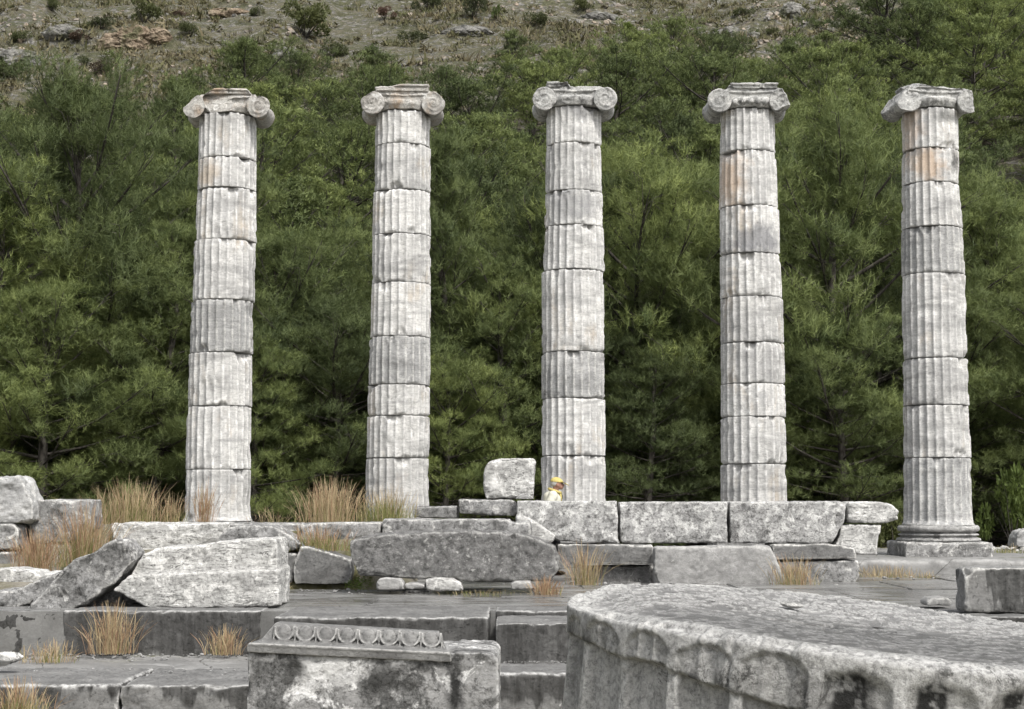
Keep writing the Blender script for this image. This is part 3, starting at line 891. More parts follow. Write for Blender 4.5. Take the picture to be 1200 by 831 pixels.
def xat(px, Y): return (px - 600) / F * (Y / (CP)) * 1.0   # near enough for level work


# platform the columns stand on, and the paved floor in front of it
slab("platform", -16, 16, 30.25, 38, .2, STYLO, M_PLAT, .055, 501, .02, .6, kind="structure")
mb = MB(); mb.box(-16, 16, 20.6, 30.4, -.2, PAVE - .012)
link("pavement", mb.mesh("pavement"), M_PAVE)["kind"] = "structure"
# paving slabs with open joints
xs = [-16, -11.5, -8.6, -5.9, -3.1, -.18, 2.2, 4.8, 7.4, 10.2, 13, 16]
prs = random.Random(5)
pave = MB()
paves = []
for r, (ya, yb) in enumerate(((19.15, 21.4), (21.4, 23.3), (23.3, 25.6), (25.6, 28.0), (28.0, 30.3))):
    xx = list(xs)
    if r % 2: xx = [x + (1.25 if 0 < i < len(xs) - 1 else 0) for i, x in enumerate(xs)]
    for a, b in zip(xx[:-1], xx[1:]):
        dz = prs.uniform(-.012, .012)
        yf = ya
        if r == 0: continue
        paves.append((a + .018, b - .018, yf + .02, yb - .018, dz))
mb = MB()
for a, b, c, d, dz in paves:
    mb.box(a, b, c, d, PAVE - .14, PAVE + dz)
me = mb.mesh("paving")
bm = bmesh.new(); bm.from_mesh(me)
bmesh.ops.bevel(bm, geom=[e for e in bm.edges], offset=.016, segments=2, affect='EDGES')
bm.to_mesh(me); bm.free()
at = me.attributes.new("edge", 'FLOAT', 'POINT')
o = link("paving", me, M_PAVE); o["kind"] = "structure"

# upper step: blocks of the top riser
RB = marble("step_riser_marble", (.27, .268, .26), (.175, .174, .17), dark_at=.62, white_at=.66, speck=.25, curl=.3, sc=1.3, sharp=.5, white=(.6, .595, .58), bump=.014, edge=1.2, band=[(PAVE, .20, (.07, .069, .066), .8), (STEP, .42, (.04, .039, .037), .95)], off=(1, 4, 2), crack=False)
RG = "blocks of the two stone steps"
def sx(px, Y): return P(px, 700, Y).x
Y1 = 20.6
slab("step_block", sx(-60, Y1), sx(67, Y1), Y1, Y1 + .85, STEP - .25, PAVE - .01, RB, .024, 510, .02, .7, "step block at the left picture edge under the leaning slab, left of the black gap", "step block", RG)
slab("step_block", sx(75, Y1), sx(306, Y1), Y1 - .02, Y1 + .83, STEP - .25, PAVE, RB, .024, 511, .016, .6, "upper step block under the big pale block, two grass tufts before it", "step block", RG)
slab("step_block", sx(322, 19.4), sx(573, 19.4), 19.35, 21.4, STEP - .25, PAVE + .004, RB, .024, 512, .016, .6, "long wet step block behind the egg-carved block", "step block", RG)
slab("step_block", sx(581, 19.2), sx(760, 19.2), 19.2, 20.55, STEP - .3, PAVE - .06, RB, .024, 513, .014, .5, "recessed step block with a streaked face between carved block and big drum", "step block", RG)
slab("step_block", sx(581, 21), sx(760, 21), 20.57, 21.45, STEP - .3, PAVE, RB, .024, 517, .012, .5, "narrow slab edged with a white line at the back of the recessed step", "step block", RG)
slab("step_block", sx(760.5, 20), sx(1000, 20), 19.6, 21.4, STEP - .3, PAVE, RB, .03, 518, .014, .5, "step block hidden behind the big fluted drum", "step block", RG)
slab("step_block", sx(1002, 20), sx(1260, 20), 19.6, 21.4, STEP - .3, PAVE - .006, RB, .03, 519, .014, .5, "step block below the dark right-edge block", "step block", RG)
# lower step
Y2 = 17.2
slab("step_block", sx(-60, Y2), sx(141, Y2), Y2, Y2 + 1.75, -.45, STEP, RB, .026, 514, .02, .9, "lower step block at the bottom left with grass before it", "step block", RG)
slab("step_block", sx(143, Y2), sx(300, Y2), Y2 + .02, Y2 + 1.75, -.45, STEP - .005, RB, .026, 515, .02, .9, "lower step block with a dark wavy stain, left of the egg-carved block", "step block", RG)
slab("step_block", sx(301, Y2), sx(578, Y2), Y2 + .1, Y2 + 1.75, -.45, STEP - .02, RB, .03, 520, .02, .8, "lower step block mostly hidden by the egg-carved block", "step block", RG)
slab("step_block", sx(580, 17.9), sx(740, 17.9), 17.9, 18.95, -.45, P(620, 788, 17.9).z, RB, .024, 516, .016, .6, "lower step block with white patches, right of the egg-carved block", "step block", RG)
slab("step_tread", sx(-70, Y2), sx(760, Y2), Y2 + 1.76, 20.7, -.6, STEP - .015, M_PLAT, .05, 521, .02, .4, kind="structure")

# ------------------------------------------------------------------ block with carved egg pattern
E_Y = 9.0
bl = P(288, 800, E_Y); br = P(586, 800, E_Y)
ew = br.x - bl.x
ez_top = P(400, 766, E_Y).z
gz = .34
er = empty("carved_block", ((bl.x + br.x) / 2, E_Y + .45, gz))
tag(er, "big stained block with a carved egg-and-dart moulding along its top", "carved block")
M_EGG = marble("carved_grey_marble", (.27, .268, .26), (.16, .158, .154), dark_at=.64, white_at=.68, bump=.006, edge=.55, off=(2, 2, 9), sc=3.0, crack=False, rough=.6)
hh = ez_top - gz
mb = MB()
def ex(px): return P(px, 780, E_Y).x - er.location.x
def ezz(py): return P(400, py, E_Y).z - gz
M_EB = marble("blotched_marble", (.40, .398, .39), (.29, .288, .282), dark=(.032, .032, .030), sharp=.45, dark_at=.525, white_at=.555, white=(.80, .795, .78), bump=.02, edge=1.0, off=(8, 1, 6), sc=1.6, crack=True, curl=.4, speck=.25, stain=[
    ((.70, .695, .68), (ex(380), -.45, ezz(784)), (.16, .4, .10), .9), ((.035, .035, .033), (ex(345), -.45, ezz(782)), (.055, .4, .11), .9),
    ((.04, .04, .038), (ex(446), -.45, ezz(792)), (.10, .4, .10), .85), ((.02, .02, .019), (ex(533), -.45, ezz(815)), (.05, .4, .26), .97), ((.035, .035, .033), (ex(505), -.45, ezz(777)), (.09, .4, .035), .85)])  # upright near-black entry: shade of a vertical recess, painted into the colour
mb.prism([(ex(288), 0), (ex(586), 0), (ex(585), ezz(772)), (ex(578), ezz(765.5)), (ex(536), ezz(764)), (ex(528), ezz(766)), (ex(291), ezz(758)), (ex(289.5), ezz(764))], -.45, .45)
me = voxel(mb.mesh("block_body"), .014)
weather(me, .014, 611, .012, .8, (3, 1, 2), 1.0, .01)
link("block_body", me, M_EB, er)
# fascia under the carving, then the sloping carved band with mitred ends
mb = MB()
zL, zR = ezz(757), ezz(768)
def band(x0, x1, zA0, zA1, y0, y1, zB0, zB1):
    """strip between a lower front line and an upper back line"""
    mb.add([(x0[0], y0, zA0), (x0[1], y0, zA1), (x1[1], y1, zB1), (x1[0], y1, zB0)], [(0, 1, 2, 3)])
lo = [(ex(289.5), ezz(757.5)), (ex(529), ezz(769))]
f0, f1 = lo
th = .03
body = [(f0[0], -.468, f0[1] - .012), (f1[0], -.468, f1[1] - .012), (f1[0], -.468, f1[1] + .028), (f0[0], -.468, f0[1] + .028)]
# cross sections at the left and right ends: (inset x, y, dz)
sec = [(0, -.466, -.03), (0, -.470, .006), (.012, -.474, .010), (.012, -.474, .022), (.05, -.41, .028), (.065, -.375, .034), (.12, -.335, .104), (.13, -.325, .114), (.135, -.31, .117), (.14, -.22, .117), (.06, -.16, .0), (0, -.16, -.03)]
NS = len(sec)
vs = []
for (bx, bz, sg) in ((f0[0], f0[1], 1), (f1[0], f1[1], -1)):
    for (ix, y, dz) in sec:
        vs.append((bx + sg * ix * (1.0 if sg > 0 else .55), y, bz + dz))
fs = [tuple(range(NS)), tuple(reversed(range(NS, 2 * NS)))]
for i in range(NS):
    j = (i + 1) % NS
    fs.append((i, j, NS + j, NS + i))
mb.add(vs, fs)
# eggs with their shells and the darts between, set on the sloping band
n_e = 8
x0e, x1e = f0[0] + .13, f1[0] - .055
pitch = (x1e - x0e) / n_e
nrm = Vector((0, -.90, .436)).normalized()
upv = Vector((0, .032, .066)).normalized()
for k in range(n_e + 1):
    q = (k + .5) / n_e
    xc = x0e + pitch * (k + .5)
    zb = f0[1] + (f1[1] - f0[1]) * ((xc - f0[0]) / (f1[0] - f0[0]))
    c = Vector((xc, -.357, zb + .070))
    if k < n_e:
        pts = []
        for s in range(13):
            a = math.pi + math.pi * s / 12
            pts.append(c + Vector((1, 0, 0)) * (.049 * math.cos(a)) + upv * (.012 + .056 * math.sin(a)) + nrm * .017)
        pts = [c + Vector((1, 0, 0)) * -.050 + upv * .036 + nrm * .017] + pts + [c + Vector((1, 0, 0)) * .050 + upv * .036 + nrm * .017]
        mb.tube(pts, [.0072] * len(pts), 6)
        b0 = len(mb.v)
        tmp = MB(); tmp.ball((0, 0, 0), (.035, .020, .042), 16, 12)
        R = Matrix((Vector((1, 0, 0)), -nrm, upv)).transposed()
        mb.add([c + upv * .006 + nrm * .008 + R @ Vector(p) for p in tmp.v], tmp.f)
    xd = x0e + pitch * k
    zb = f0[1] + (f1[1] - f0[1]) * ((xd - f0[0]) / (f1[0] - f0[0]))
    cd = Vector((xd, -.357, zb + .070))
    mb.tube([cd + upv * .036 + nrm * .010, cd + upv * -.01 + nrm * .012, cd + upv * -.042 + nrm * .010], [.004, .0075, .003], 5)
me = voxel(mb.mesh("egg_and_dart_moulding"), .005)
weather(me, .005, 620, .002, .10, (1, 5, 0), .6)
link("egg_and_dart_moulding", me, M_EGG, er)

# ------------------------------------------------------------------ big fallen column drum in the foreground
FD_Y = 3.56
fc = P(1030, 731, FD_Y)
fd = empty("fallen_drum", fc, (rad(2.0), rad(6.0), 0))
tag(fd, "huge weathered fluted column drum lying close by in the lower right corner", "column drum")
NFL, per = 28, 40
nt = NFL * per
th = np.arange(nt) / nt * 2 * math.pi + .075
u = (np.arange(nt) % per) / per
v = np.clip((u - .075) / .85, 0, 1)
shape = np.sqrt(np.clip(1 - (2 * v - 1) ** 2, 0, 1))
shape = shape / (.25 + .75 * shape + 1e-9) * (shape > 0)
RD = .648
rt = []           # (radius share, depth below top) along the section: top face, rim, side
for q in np.linspace(.02, .965, 130): rt.append((q, 0.0))
for q in np.linspace(0, 1, 14)[1:]:
    a = q * math.pi / 2
    rt.append((.965 + .035 * math.sin(a), -.020 * (1 - math.cos(a))))
for q in np.linspace(0, 1, 150)[1:]: rt.append((1.0, -.020 - q ** 1.35 * 1.05))
rt = np.array(rt)
nr = len(rt)
RR = np.repeat(rt[:, 0][:, None], nt, 1) * RD
ZZ = np.repeat(rt[:, 1][:, None], nt, 1)
TT = np.repeat(th[None, :], nr, 0)
SH = np.repeat(shape[None, :], nr, 0)
UU = np.repeat(u[None, :], nr, 0)
FI = np.repeat((np.arange(nt) // per)[None, :], nr, 0)
cx = np.stack([(RR * np.cos(TT)).ravel(), (RR * np.sin(TT)).ravel(), ZZ.ravel()], 1)
def F_(s, sd, o, g=.5): return fbm(cx * s, sd, o, g).reshape(RR.shape)
n_b, n_m, n_h = F_(2.2, 801, 3), F_(7, 802, 4), F_(26, 803, 4, .6)
n_r = 1 - 3 * np.abs(F_(5.0, 807, 5, .6))
n_f = F_(55, 808, 3, .6)
side = sstep(.985, 1.0, RR / RD)
cosT = np.cos(TT)
rgt = sstep(-.62, -.05, cosT)
arch = .020 + .05 * (1 - np.sqrt(np.clip(1 - (2 * UU - 1) ** 2, 0, 1))) + .012 * n_m
vmax = sstep(.0, 1.0, (-ZZ - arch) / (.012 + .035 * rgt))
line = .080 + .020 * n_b + .010 * n_m + .045 * sstep(-.85, -.35, cosT) + .6 * sstep(-.34, -.12, cosT)
coll = 1 - sstep(-.004, .004, -ZZ - line)
dep = (.008 + .010 * rgt) * vmax + (1 - coll) * .016 * (1 - rgt)
RR2 = RR - side * dep * SH
ridge = (1 - SH) * vmax
RR2 -= side * ridge * .007 * sstep(.0, .35, n_m)
RR2 += side * (coll * (.006 + .004 * n_r + .0022 * n_h + .0012 * n_f) + (1 - coll) * (.0012 * n_h))
rim = np.exp(-((RR / RD - .985) / .028) ** 2)
ang_n = fbm(np.stack([np.cos(TT).ravel() * 4.5, np.sin(TT).ravel() * 4.5, np.zeros(TT.size)], 1), 805, 5, .6).reshape(RR.shape)
chipm = sstep(.08, .25, ang_n)
RR2 -= rim * .012 * chipm + side * .007 * chipm * np.exp(ZZ / .04)
ZZ2 = ZZ - rim * (.012 * chipm + .003 * n_m) * (1 - side * .5)
topm = 1 - side
r_ = RR / RD
ZZ2 = ZZ2 + topm * (.005 * n_b + .002 * n_m + .0012 * n_h) - topm * .009 * (1 - sstep(.25, .8, r_))
ca, sa = math.cos(.5), math.sin(.5)
gx_, gy_ = cx[:, 0] * ca + cx[:, 1] * sa, -cx[:, 0] * sa + cx[:, 1] * ca
tool = fbm(np.stack([gx_ * 44 + 2.5 * n_m.ravel(), gy_ * 70, cx[:, 2] * 20], 1), 812, 3, .6).reshape(RR.shape)
px_, py_ = cx[:, 0].reshape(RR.shape), cx[:, 1].reshape(RR.shape)
far_ = sstep(-.12, .22, py_ + .22 * n_b - .55 * np.minimum(px_ + .15, 0) - .12 * px_)         # weathered part of the top, away from the smooth wet patch
dimp = sstep(.06, .24, tool + .12 * n_h) * topm * (.5 + .5 * far_)
ZZ2 += .0042 * dimp
# socket cut in the top face
sock = (1 - sstep(.6, 1.0, np.abs((px_ + .185) / .085))) * (1 - sstep(.6, 1.0, np.abs((py_ + .09 - .1 * (px_ + .18)) / .022)))
ZZ2 -= topm * .05 * sock
# broken left shoulder
sh = np.exp(-((np.angle(np.exp(1j * (TT - math.pi * 1.02)))) / .42) ** 2) * sstep(.70, .97, r_)
ZZ2 -= (.022 + .010 * n_r) * sh * (1 - side * .6)
vs = np.stack([(RR2 * np.cos(TT)).ravel(), (RR2 * np.sin(TT)).ravel(), ZZ2.ravel()], 1)
i = np.arange(nr - 1)[:, None] * nt
k = np.arange(nt)[None, :]
k2 = (k + 1) % nt
q = np.stack([i + k, i + nt + k, i + nt + k2, i + k2], -1).reshape(-1, 4)
me = np_mesh("drum_body", vs, q.ravel(), 4, True)
def put(name, a):
    at = me.attributes.new(name, 'FLOAT', 'POINT')
    at.data.foreach_set("value", np.clip(a, 0, 1).ravel().astype(np.float32))
put("collar", coll * side)
put("top", topm)
put("dimple", dimp)
put("far", far_ * topm)
# white crust along the rim and on the ridges between the flutes
put("crust", np.maximum(np.maximum(rim, np.exp(-((RR / RD - .95) / .04) ** 2) * topm * .8) * sstep(-.55, .0, n_m + ang_n), np.maximum(side * sstep(.35, .8, 1 - SH) * vmax * sstep(-.3 - .8 * (1 - coll), .15 - .7 * (1 - coll), n_m + .5 * n_h), side * coll * rgt * .8 * sstep(.05, .3, n_m + n_h) * (1 - SH * .6))))
# black growth: in the hollows of the right-hand flutes, and speckled along the lower edge of the collar
mw = np.array([.5 + .5 * math.sin(k * 12.9) for k in range(NFL)])[FI]
dn_ = np.clip(-ZZ - .030, 0, .5)
wd_ = .04 + (.13 + .07 * mw) * sstep(0, .02, dn_) + 1.5 * np.clip(dn_, 0, .16)
blob = 1 - sstep(.55, 1.25, np.abs(UU - .44 + .10 * (mw - .5) + .06 * n_m) / wd_ + .55 * n_h + .35 * n_m)
moss = 1.15 * side * sstep(-.36, -.30, cosT) * sstep(-.004, .02, dn_) * blob * (1 - .65 * sstep(.05, .4, n_f + .4 * n_h))
edge_sp = side * np.exp(-np.maximum(line + ZZ, 0) / .028) * coll * (1 - sstep(-.1, .05, cosT)) * sstep(-.05, .18, n_h + .6 * n_m)
put("moss", np.maximum(moss, edge_sp))

t = NT("old_drum_marble")
p = t.pos((1, 1, 1), (0, 0, 0), True)
a = t.noise(p, 3.0, 8, .62, .5)
mid = t.noise(p, 16, 9, .72)
fine = t.noise(p, 80, 7, .78)
grain = t.noise(p, 260, 4, .8)
col = t.mix(t.ramp(a, [(.36, 0), (.64, 1)]), (.25, .249, .244), (.33, .328, .32))
rg = t.mix(t.ramp(mid, [(.40, 0), (.60, 1)]), (.20, .198, .19), (.40, .397, .385))
col = t.mix(t.attr("collar"), col, rg)
topc = t.mix(t.attr("far"), (.16, .159, .155), (.33, .328, .32))
topc = t.mix(t.ramp(t.noise(p, 5, 7, .7, .6), [(.42, 0), (.62, .6)]), topc, (.13, .129, .125))
topc = t.mix(t.math('MULTIPLY', t.attr("dimple"), t.ramp(fine, [(.40, .15), (.56, .85)])), topc, (.62, .615, .60))
col = t.mix(t.attr("top"), col, topc)
col = t.mix(t.math('MULTIPLY', t.attr("crust"), t.ramp(fine, [(.36, .25), (.55, 1)])), col, (.66, .655, .635))
ck = t.noise(p, 7, 6, .6, 1.2)
col = t.mix(t.math('MULTIPLY', t.ramp(ck, [(.492, 0), (.5, .8), (.508, 0)]), t.ramp(a, [(.45, 0), (.55, 1)])), col, (.04, .04, .038))
d2 = t.noise(p, 9, 10, .75, .4)
col = t.mix(t.math('MULTIPLY', t.ramp(d2, [(.585, 0), (.63, .85)]), t.math('ADD', t.math('MULTIPLY', t.attr("collar"), .85), .08)), col, (.04, .039, .036))
col = t.mix(t.math('MULTIPLY', t.attr("moss"), t.ramp(fine, [(.62, .97), (.72, .5)])), col, (.014, .014, .013))
col = t.mix(.38, col, t.ramp(fine, [(.36, .12), (.62, 1)]), 'MULTIPLY')
col = t.mix(.20, col, t.ramp(grain, [(.36, .1), (.62, 1)]), 'MULTIPLY')
bmp = t.math('ADD', t.math('ADD', mid, t.math('MULTIPLY', fine, .7)), t.math('MULTIPLY', grain, .3))
wet = t.math('MULTIPLY', t.attr("top"), t.math('SUBTRACT', 1.0, t.attr("far")))
M_FD = t.finish(col, t.mapr(wet, 0, 1, .75, .42), bmp, .007, 1.0)
link("drum_body", me, M_FD, fd)
# pale stone lying on it
stp = P(928, 711, 3.75)
mb = MB(); mb.ball((0, 0, 0), (.028, .018, .0075), 14, 9)
me = voxel(mb.mesh("pebble"), .0022)
weather(me, .0022, 644, .002, .6)
o = link("pebble", me, M_PALE, loc=(stp.x, stp.y, stp.z + .004))
o.rotation_euler = (rad(2), rad(7), .2)
tag(o, "small flat pale stone lying on top of the huge foreground drum", "stone")

# ------------------------------------------------------------------ ground and hillside
def terrain_z(X, Y):
    X = np.asarray(X, float); Y = np.asarray(Y, float)
    z = .36 - .75 * sstep(11, 15.5, Y)
    z = z + 1.30 * sstep(33, 38.5, Y) * 1.0
    s = Y - 47
    up = np.where(s > 0, .47 * s * s / (np.abs(s) + 7), 0.0)
    q = np.stack([X.ravel() / 26, Y.ravel() / 26, np.zeros(X.size)], 1)
    rel = fbm(q, 71, 4).reshape(X.shape)
    q2 = q * 4.5
    rel2 = fbm(q2, 72, 4, .6).reshape(X.shape)
    amp = sstep(50, 95, Y)
    z = z + up + amp * (2.6 * rel + .9 * np.abs(rel2) + 1.6 * sstep(.05, .4, fbm(q * 2.2, 73, 3).reshape(X.shape)) * sstep(95, 130, Y))
    z = z + .04 * rel2 * sstep(36, 42, Y)
    return z


def tz1(x, y): return float(terrain_z(np.array([x]), np.array([y]))[0])


def hill_hit(px, py):
    d = ray(px, py)
    d = d / d.y
    for Y in np.arange(40, 300, .5):
        p = EYE + d * Y
        if tz1(p.x, p.y) >= p.z: return Y, p
    return None, None


def grid(name, x0, x1, nx, y0, y1, ny, mat):
    xs, ys = np.linspace(x0, x1, nx), np.linspace(y0, y1, ny)
    XX, YY = np.meshgrid(xs, ys)
    ZZ = terrain_z(XX, YY)
    vs = np.stack([XX.ravel(), YY.ravel(), ZZ.ravel()], 1)
    i = np.arange(ny - 1)[:, None] * nx; k = np.arange(nx - 1)[None, :]
    q = np.stack([i + k, i + k + 1, i + nx + k + 1, i + nx + k], -1).reshape(-1, 4)
    o = link(name, np_mesh(name, vs, q.ravel(), 4, True), mat)
    o["kind"] = "structure"
    return o


t = NT("hillside_earth")
p = t.pos()
a = t.noise(p, .11, 8, .62, .4)
b = t.noise(p, .45, 8, .68, .5)
c = t.noise(p, 2.6, 8, .72, .2)
d = t.noise(t.pos((1.6, 1.6, .6)), .9, 8, .7, .4)
col = t.mix(t.ramp(b, [(.40, 0), (.60, 1)]), (.105, .108, .055), (.185, .17, .115))
col = t.mix(t.ramp(d, [(.50, 0), (.60, .95)]), col, t.mix(t.ramp(c, [(.38, 0), (.62, 1)]), (.13, .125, .115), (.36, .345, .32)))
col = t.mix(t.ramp(a, [(.60, 0), (.68, .6)]), col, t.mix(t.ramp(c, [(.4, 0), (.6, 1)]), (.22, .15, .09), (.42, .33, .24)))
col = t.mix(.6, col, t.ramp(c, [(.34, .18), (.62, 1)]), 'MULTIPLY')
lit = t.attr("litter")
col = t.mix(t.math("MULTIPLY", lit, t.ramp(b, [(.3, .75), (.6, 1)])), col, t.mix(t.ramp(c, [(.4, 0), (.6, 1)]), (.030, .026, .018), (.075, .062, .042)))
M_HILL = t.finish(col, .95, t.math('ADD', t.math('MULTIPLY', d, 2.0), c), .35, .9)

t = NT("gravel_earth")
p = t.pos()
b = t.noise(p, .8, 8, .66, .5); c = t.noise(p, 14, 6, .75)
col = t.mix(t.ramp(b, [(.42, 0), (.58, 1)]), (.12, .115, .05), (.27, .25, .21))
col = t.mix(.6, col, t.ramp(c, [(.34, .25), (.62, 1)]), 'MULTIPLY')
M_EARTH = t.finish(col, .95, c, .03, .9)

grid("ground", -150, 150, 151, -60, 42, 103, M_EARTH)
HILL = grid("hillside", -150, 150, 241, 42, 330, 231, M_HILL)

# earth banked up on the platform at the left, between and behind the ledge slabs
nx, ny = 90, 80
xs = np.linspace(sx(-70, 26), sx(520, 26), nx); ys = np.linspace(21.9, 31.6, ny)
XX, YY = np.meshgrid(xs, ys)
PXX = 600 + XX / YY * F
left = 1 - sstep(120, 165, PXX)
za = .60 + .36 * sstep(21.9, 24.2, YY) + .64 * sstep(25.6, 27.4, YY)
zb = .60 + .66 * sstep(25.5, 26.3, YY) + .34 * sstep(26.5, 27.4, YY)
ZZ = za * left + zb * (1 - left)
ZZ = ZZ + .05 * fbm(np.stack([XX.ravel(), YY.ravel(), 0 * XX.ravel()], 1) * 2, 77, 4).reshape(XX.shape)
ZZ = .58 + (ZZ - .58) * (1 - sstep(450, 500, PXX))
vs = np.stack([XX.ravel(), YY.ravel(), ZZ.ravel()], 1)
i = np.arange(ny - 1)[:, None] * nx; k = np.arange(nx - 1)[None, :]
q = np.stack([i + k, i + k + 1, i + nx + k + 1, i + nx + k], -1).reshape(-1, 4)
link("earth_bank", np_mesh("earth_bank", vs, q.ravel(), 4, True), M_EARTH)["kind"] = "structure"

# ------------------------------------------------------------------ pines
def needle_mat(name, dark, lite, dry, hue=.5):
    t = NT(name)
    p = t.pos()
    a = t.noise(p, .75, 4, .6)
    b = t.noise(p, 3.2, 4, .7)
    f = t.math('ADD', t.math('MULTIPLY', a, .55), t.math('MULTIPLY', b, .45))
    col = t.mix(t.ramp(f, [(.36, 0), (.64, 1)]), dark, lite)
    c = t.noise(p, 1.9, 5, .7)
    col = t.mix(t.ramp(c, [(.66, 0), (.74, .6)]), col, dry)
    r = t.rand()
    col = t.mix(t.ramp(r, [(0, .0), (1, .45)]), col, t.mix(.6, col, (.12, .13, .08)))
    hs = t.n("ShaderNodeHueSaturation")
    t.set(hs.inputs["Hue"], t.mapr(r, 0, 1, .487, .508))
    t.set(hs.inputs["Value"], t.mapr(r, 0, 1, 1.38, .72))
    hs.inputs["Saturation"].default_value = 1.0
    t.t.links.new(col, hs.inputs["Color"])
    col = hs.outputs[0]
    t.set(t.b.inputs["Base Color"], col)
    t.b.inputs["Roughness"].default_value = .6
    tr = t.n("ShaderNodeBsdfTranslucent")
    t.t.links.new(col, tr.inputs["Color"])
    mx = t.n("ShaderNodeMixShader"); mx.inputs[0].default_value = .35
    t.t.links.new(t.b.outputs[0], mx.inputs[1]); t.t.links.new(tr.outputs[0], mx.inputs[2])
    t.t.links.new(mx.outputs[0], t.out.inputs[0])
    return t.m


M_NEEDLE = needle_mat("pine_needles", (.070, .103, .036), (.225, .275, .092), (.22, .19, .10))
M_SHRUB = needle_mat("shrub_leaves", (.050, .062, .022), (.10, .115, .045), (.12, .10, .05))
M_SHRUBB = needle_mat("bright_leaves", (.06, .09, .018), (.13, .185, .04), (.2, .2, .05))
M_SHRUBR = needle_mat("russet_leaves", (.075, .048, .035), (.13, .085, .06), (.12, .09, .06))
t = NT("pine_bark")
p = t.pos((1, 1, .35))
c = t.noise(p, 9, 6, .7, .5)
M_BARK = t.finish(t.mix(t.ramp(c, [(.4, 0), (.6, 1)]), (.030, .025, .021), (.11, .10, .088)), .9, c, .03, .8)


def pine_proto(seed, H, R, n_limb, n_sub, needles, nl, nw, cb, top_round, tufts_per=5, dead=10):
    """trunk mesh with limbs and bare twigs, and a crown mesh of needle tufts"""
    r = np.random.default_rng(seed)
    mb = MB()
    lean = r.normal(0, .035, 2)
    tp = []
    for k in range(9):
        q = k / 8
        tp.append(Vector((lean[0] * H * q + .12 * math.sin(q * 5 + seed) * q * 2, lean[1] * H * q + .12 * math.cos(q * 4 + seed) * q, H * q * .97)))
    mb.tube([tp[0] - Vector((0, 0, .4))] + tp, [.24] + [.20 * (1 - k / 8) ** .8 + .018 for k in range(9)], 8)
    tpos, tdir, tnor = [], [], []

    def trunk_at(q):
        f = q * 8; i = min(int(f), 7)
        return tp[i].lerp(tp[i + 1], f - i)
    for li in range(n_limb):
        t_ = (li + r.uniform(-.3, .3)) / (n_limb - 1)
        t_ = min(max(t_, 0), 1)
        q = cb + (.97 - cb) * t_ ** .92
        if top_round:
            prof = (.55 + .55 * math.sin(math.pi * min(1, t_ * 1.05)) ) * (1 - t_ ** 4) + .12
        else:
            prof = ((1 - t_) ** .55) * (.80 + .30 * math.sin(math.pi * min(t_ * 1.8, 1))) + .12
        L = R * prof * r.uniform(.6, 1.3)
        az = li * 2.399 + r.uniform(-.4, .4)
        el = rad(-6 + 62 * t_ ** 1.3 + r.uniform(-10, 14))
        d = Vector((math.cos(az) * math.cos(el), math.sin(az) * math.cos(el), math.sin(el)))
        p0 = trunk_at(q)
        bend = r.uniform(.05, .28)
        side = Vector((-d.y, d.x, 0)); side = side.normalized() if side.length > 1e-3 else Vector((1, 0, 0))
        sw = r.uniform(-.2, .2)
        def lp(s): return p0 + d * (L * s) + Vector((0, 0, 1)) * (L * bend * s * s) + side * (sw * L * s * s)
        pts = [lp(s) for s in (0, .25, .5, .75, 1.0)]
        r0 = .016 + .011 * L
        mb.tube(pts, [r0, r0 * .8, r0 * .6, r0 * .4, .008], 4, False)
        ncl = max(4, int(round(n_sub * (.45 + .65 * L / R))))
        for sb in range(ncl):
            s = min(1.0, .38 + .66 * (sb + r.uniform(.2, .9)) / ncl)
            b0 = lp(s)
            cr = R * r.uniform(.10, .19) * (.75 + .4 * L / R)
            off_ = Vector((r.normal(0, 1), r.normal(0, 1), r.normal(0, .35))) * (cr * .75 * (1.15 - .5 * s))
            cc = b0 + off_ + Vector((0, 0, cr * .2))
            mb.tube([lp(max(0, s - .18)), b0.lerp(cc, .4), cc], [.014, .010, .005], 3, False)
            nt_ = max(6, int(tufts_per * (cr / (R * .15)) ** 2))
            dv = r.normal(0, 1, (nt_, 3)); dv /= np.linalg.norm(dv, axis=1)[:, None]
            dv[:, 2] = np.where(dv[:, 2] < -.25, -dv[:, 2] * .8, dv[:, 2])
            rr = r.uniform(.35, 1.05, nt_)
            for k in range(nt_):
                v = Vector(dv[k])
                tpos.append(cc + Vector((v.x, v.y, v.z * .62)) * (cr * rr[k]))
                tnor.append(v + Vector((0, 0, .35)))
                tdir.append((v * .75 + Vector((0, 0, r.uniform(.25, .95))) + Vector(r.normal(0, .2, 3))).normalized())
    # leader
    for k in range(10):
        tpos.append(tp[-1] + Vector(r.normal(0, .12, 3)) + Vector((0, 0, r.uniform(-.5, .15)))); tdir.append(Vector((r.normal(0, .3), r.normal(0, .3), 1)).normalized()); tnor.append(Vector((r.normal(0, .6), r.normal(0, .6), 1)))
    for k in range(dead):               # bare dead twigs, mostly low down
        q = r.uniform(.04, .38)
        p0 = trunk_at(q)
        az = r.uniform(0, 6.283)
        L = R * r.uniform(.5, 1.05)
        d = Vector((math.cos(az), math.sin(az), r.uniform(-.15, .45)))
        pts = [p0 + d * (L * s) + Vector(r.normal(0, .10, 3)) * (s > 0) for s in (0, .3, .6, .85, 1)]
        mb.tube(pts, [.03, .024, .017, .011, .005], 4, False)
        for j in range(5):
            s = r.uniform(.35, 1)
            b0 = p0 + d * (L * s)
            dd = (d + Vector(r.normal(0, .7, 3))).normalized()
            mb.tube([b0, b0 + dd * r.uniform(.3, .5), b0 + dd * r.uniform(.6, 1.0) + Vector(r.normal(0, .1, 3))], [.010, .007, .003], 3, False)
    T = np.array([tuple(x) for x in tpos]); D = np.array([tuple(x) for x in tdir]); NN = np.array([tuple(x) for x in tnor])
    n = len(T)
    NN = np.repeat(NN, needles, 0)
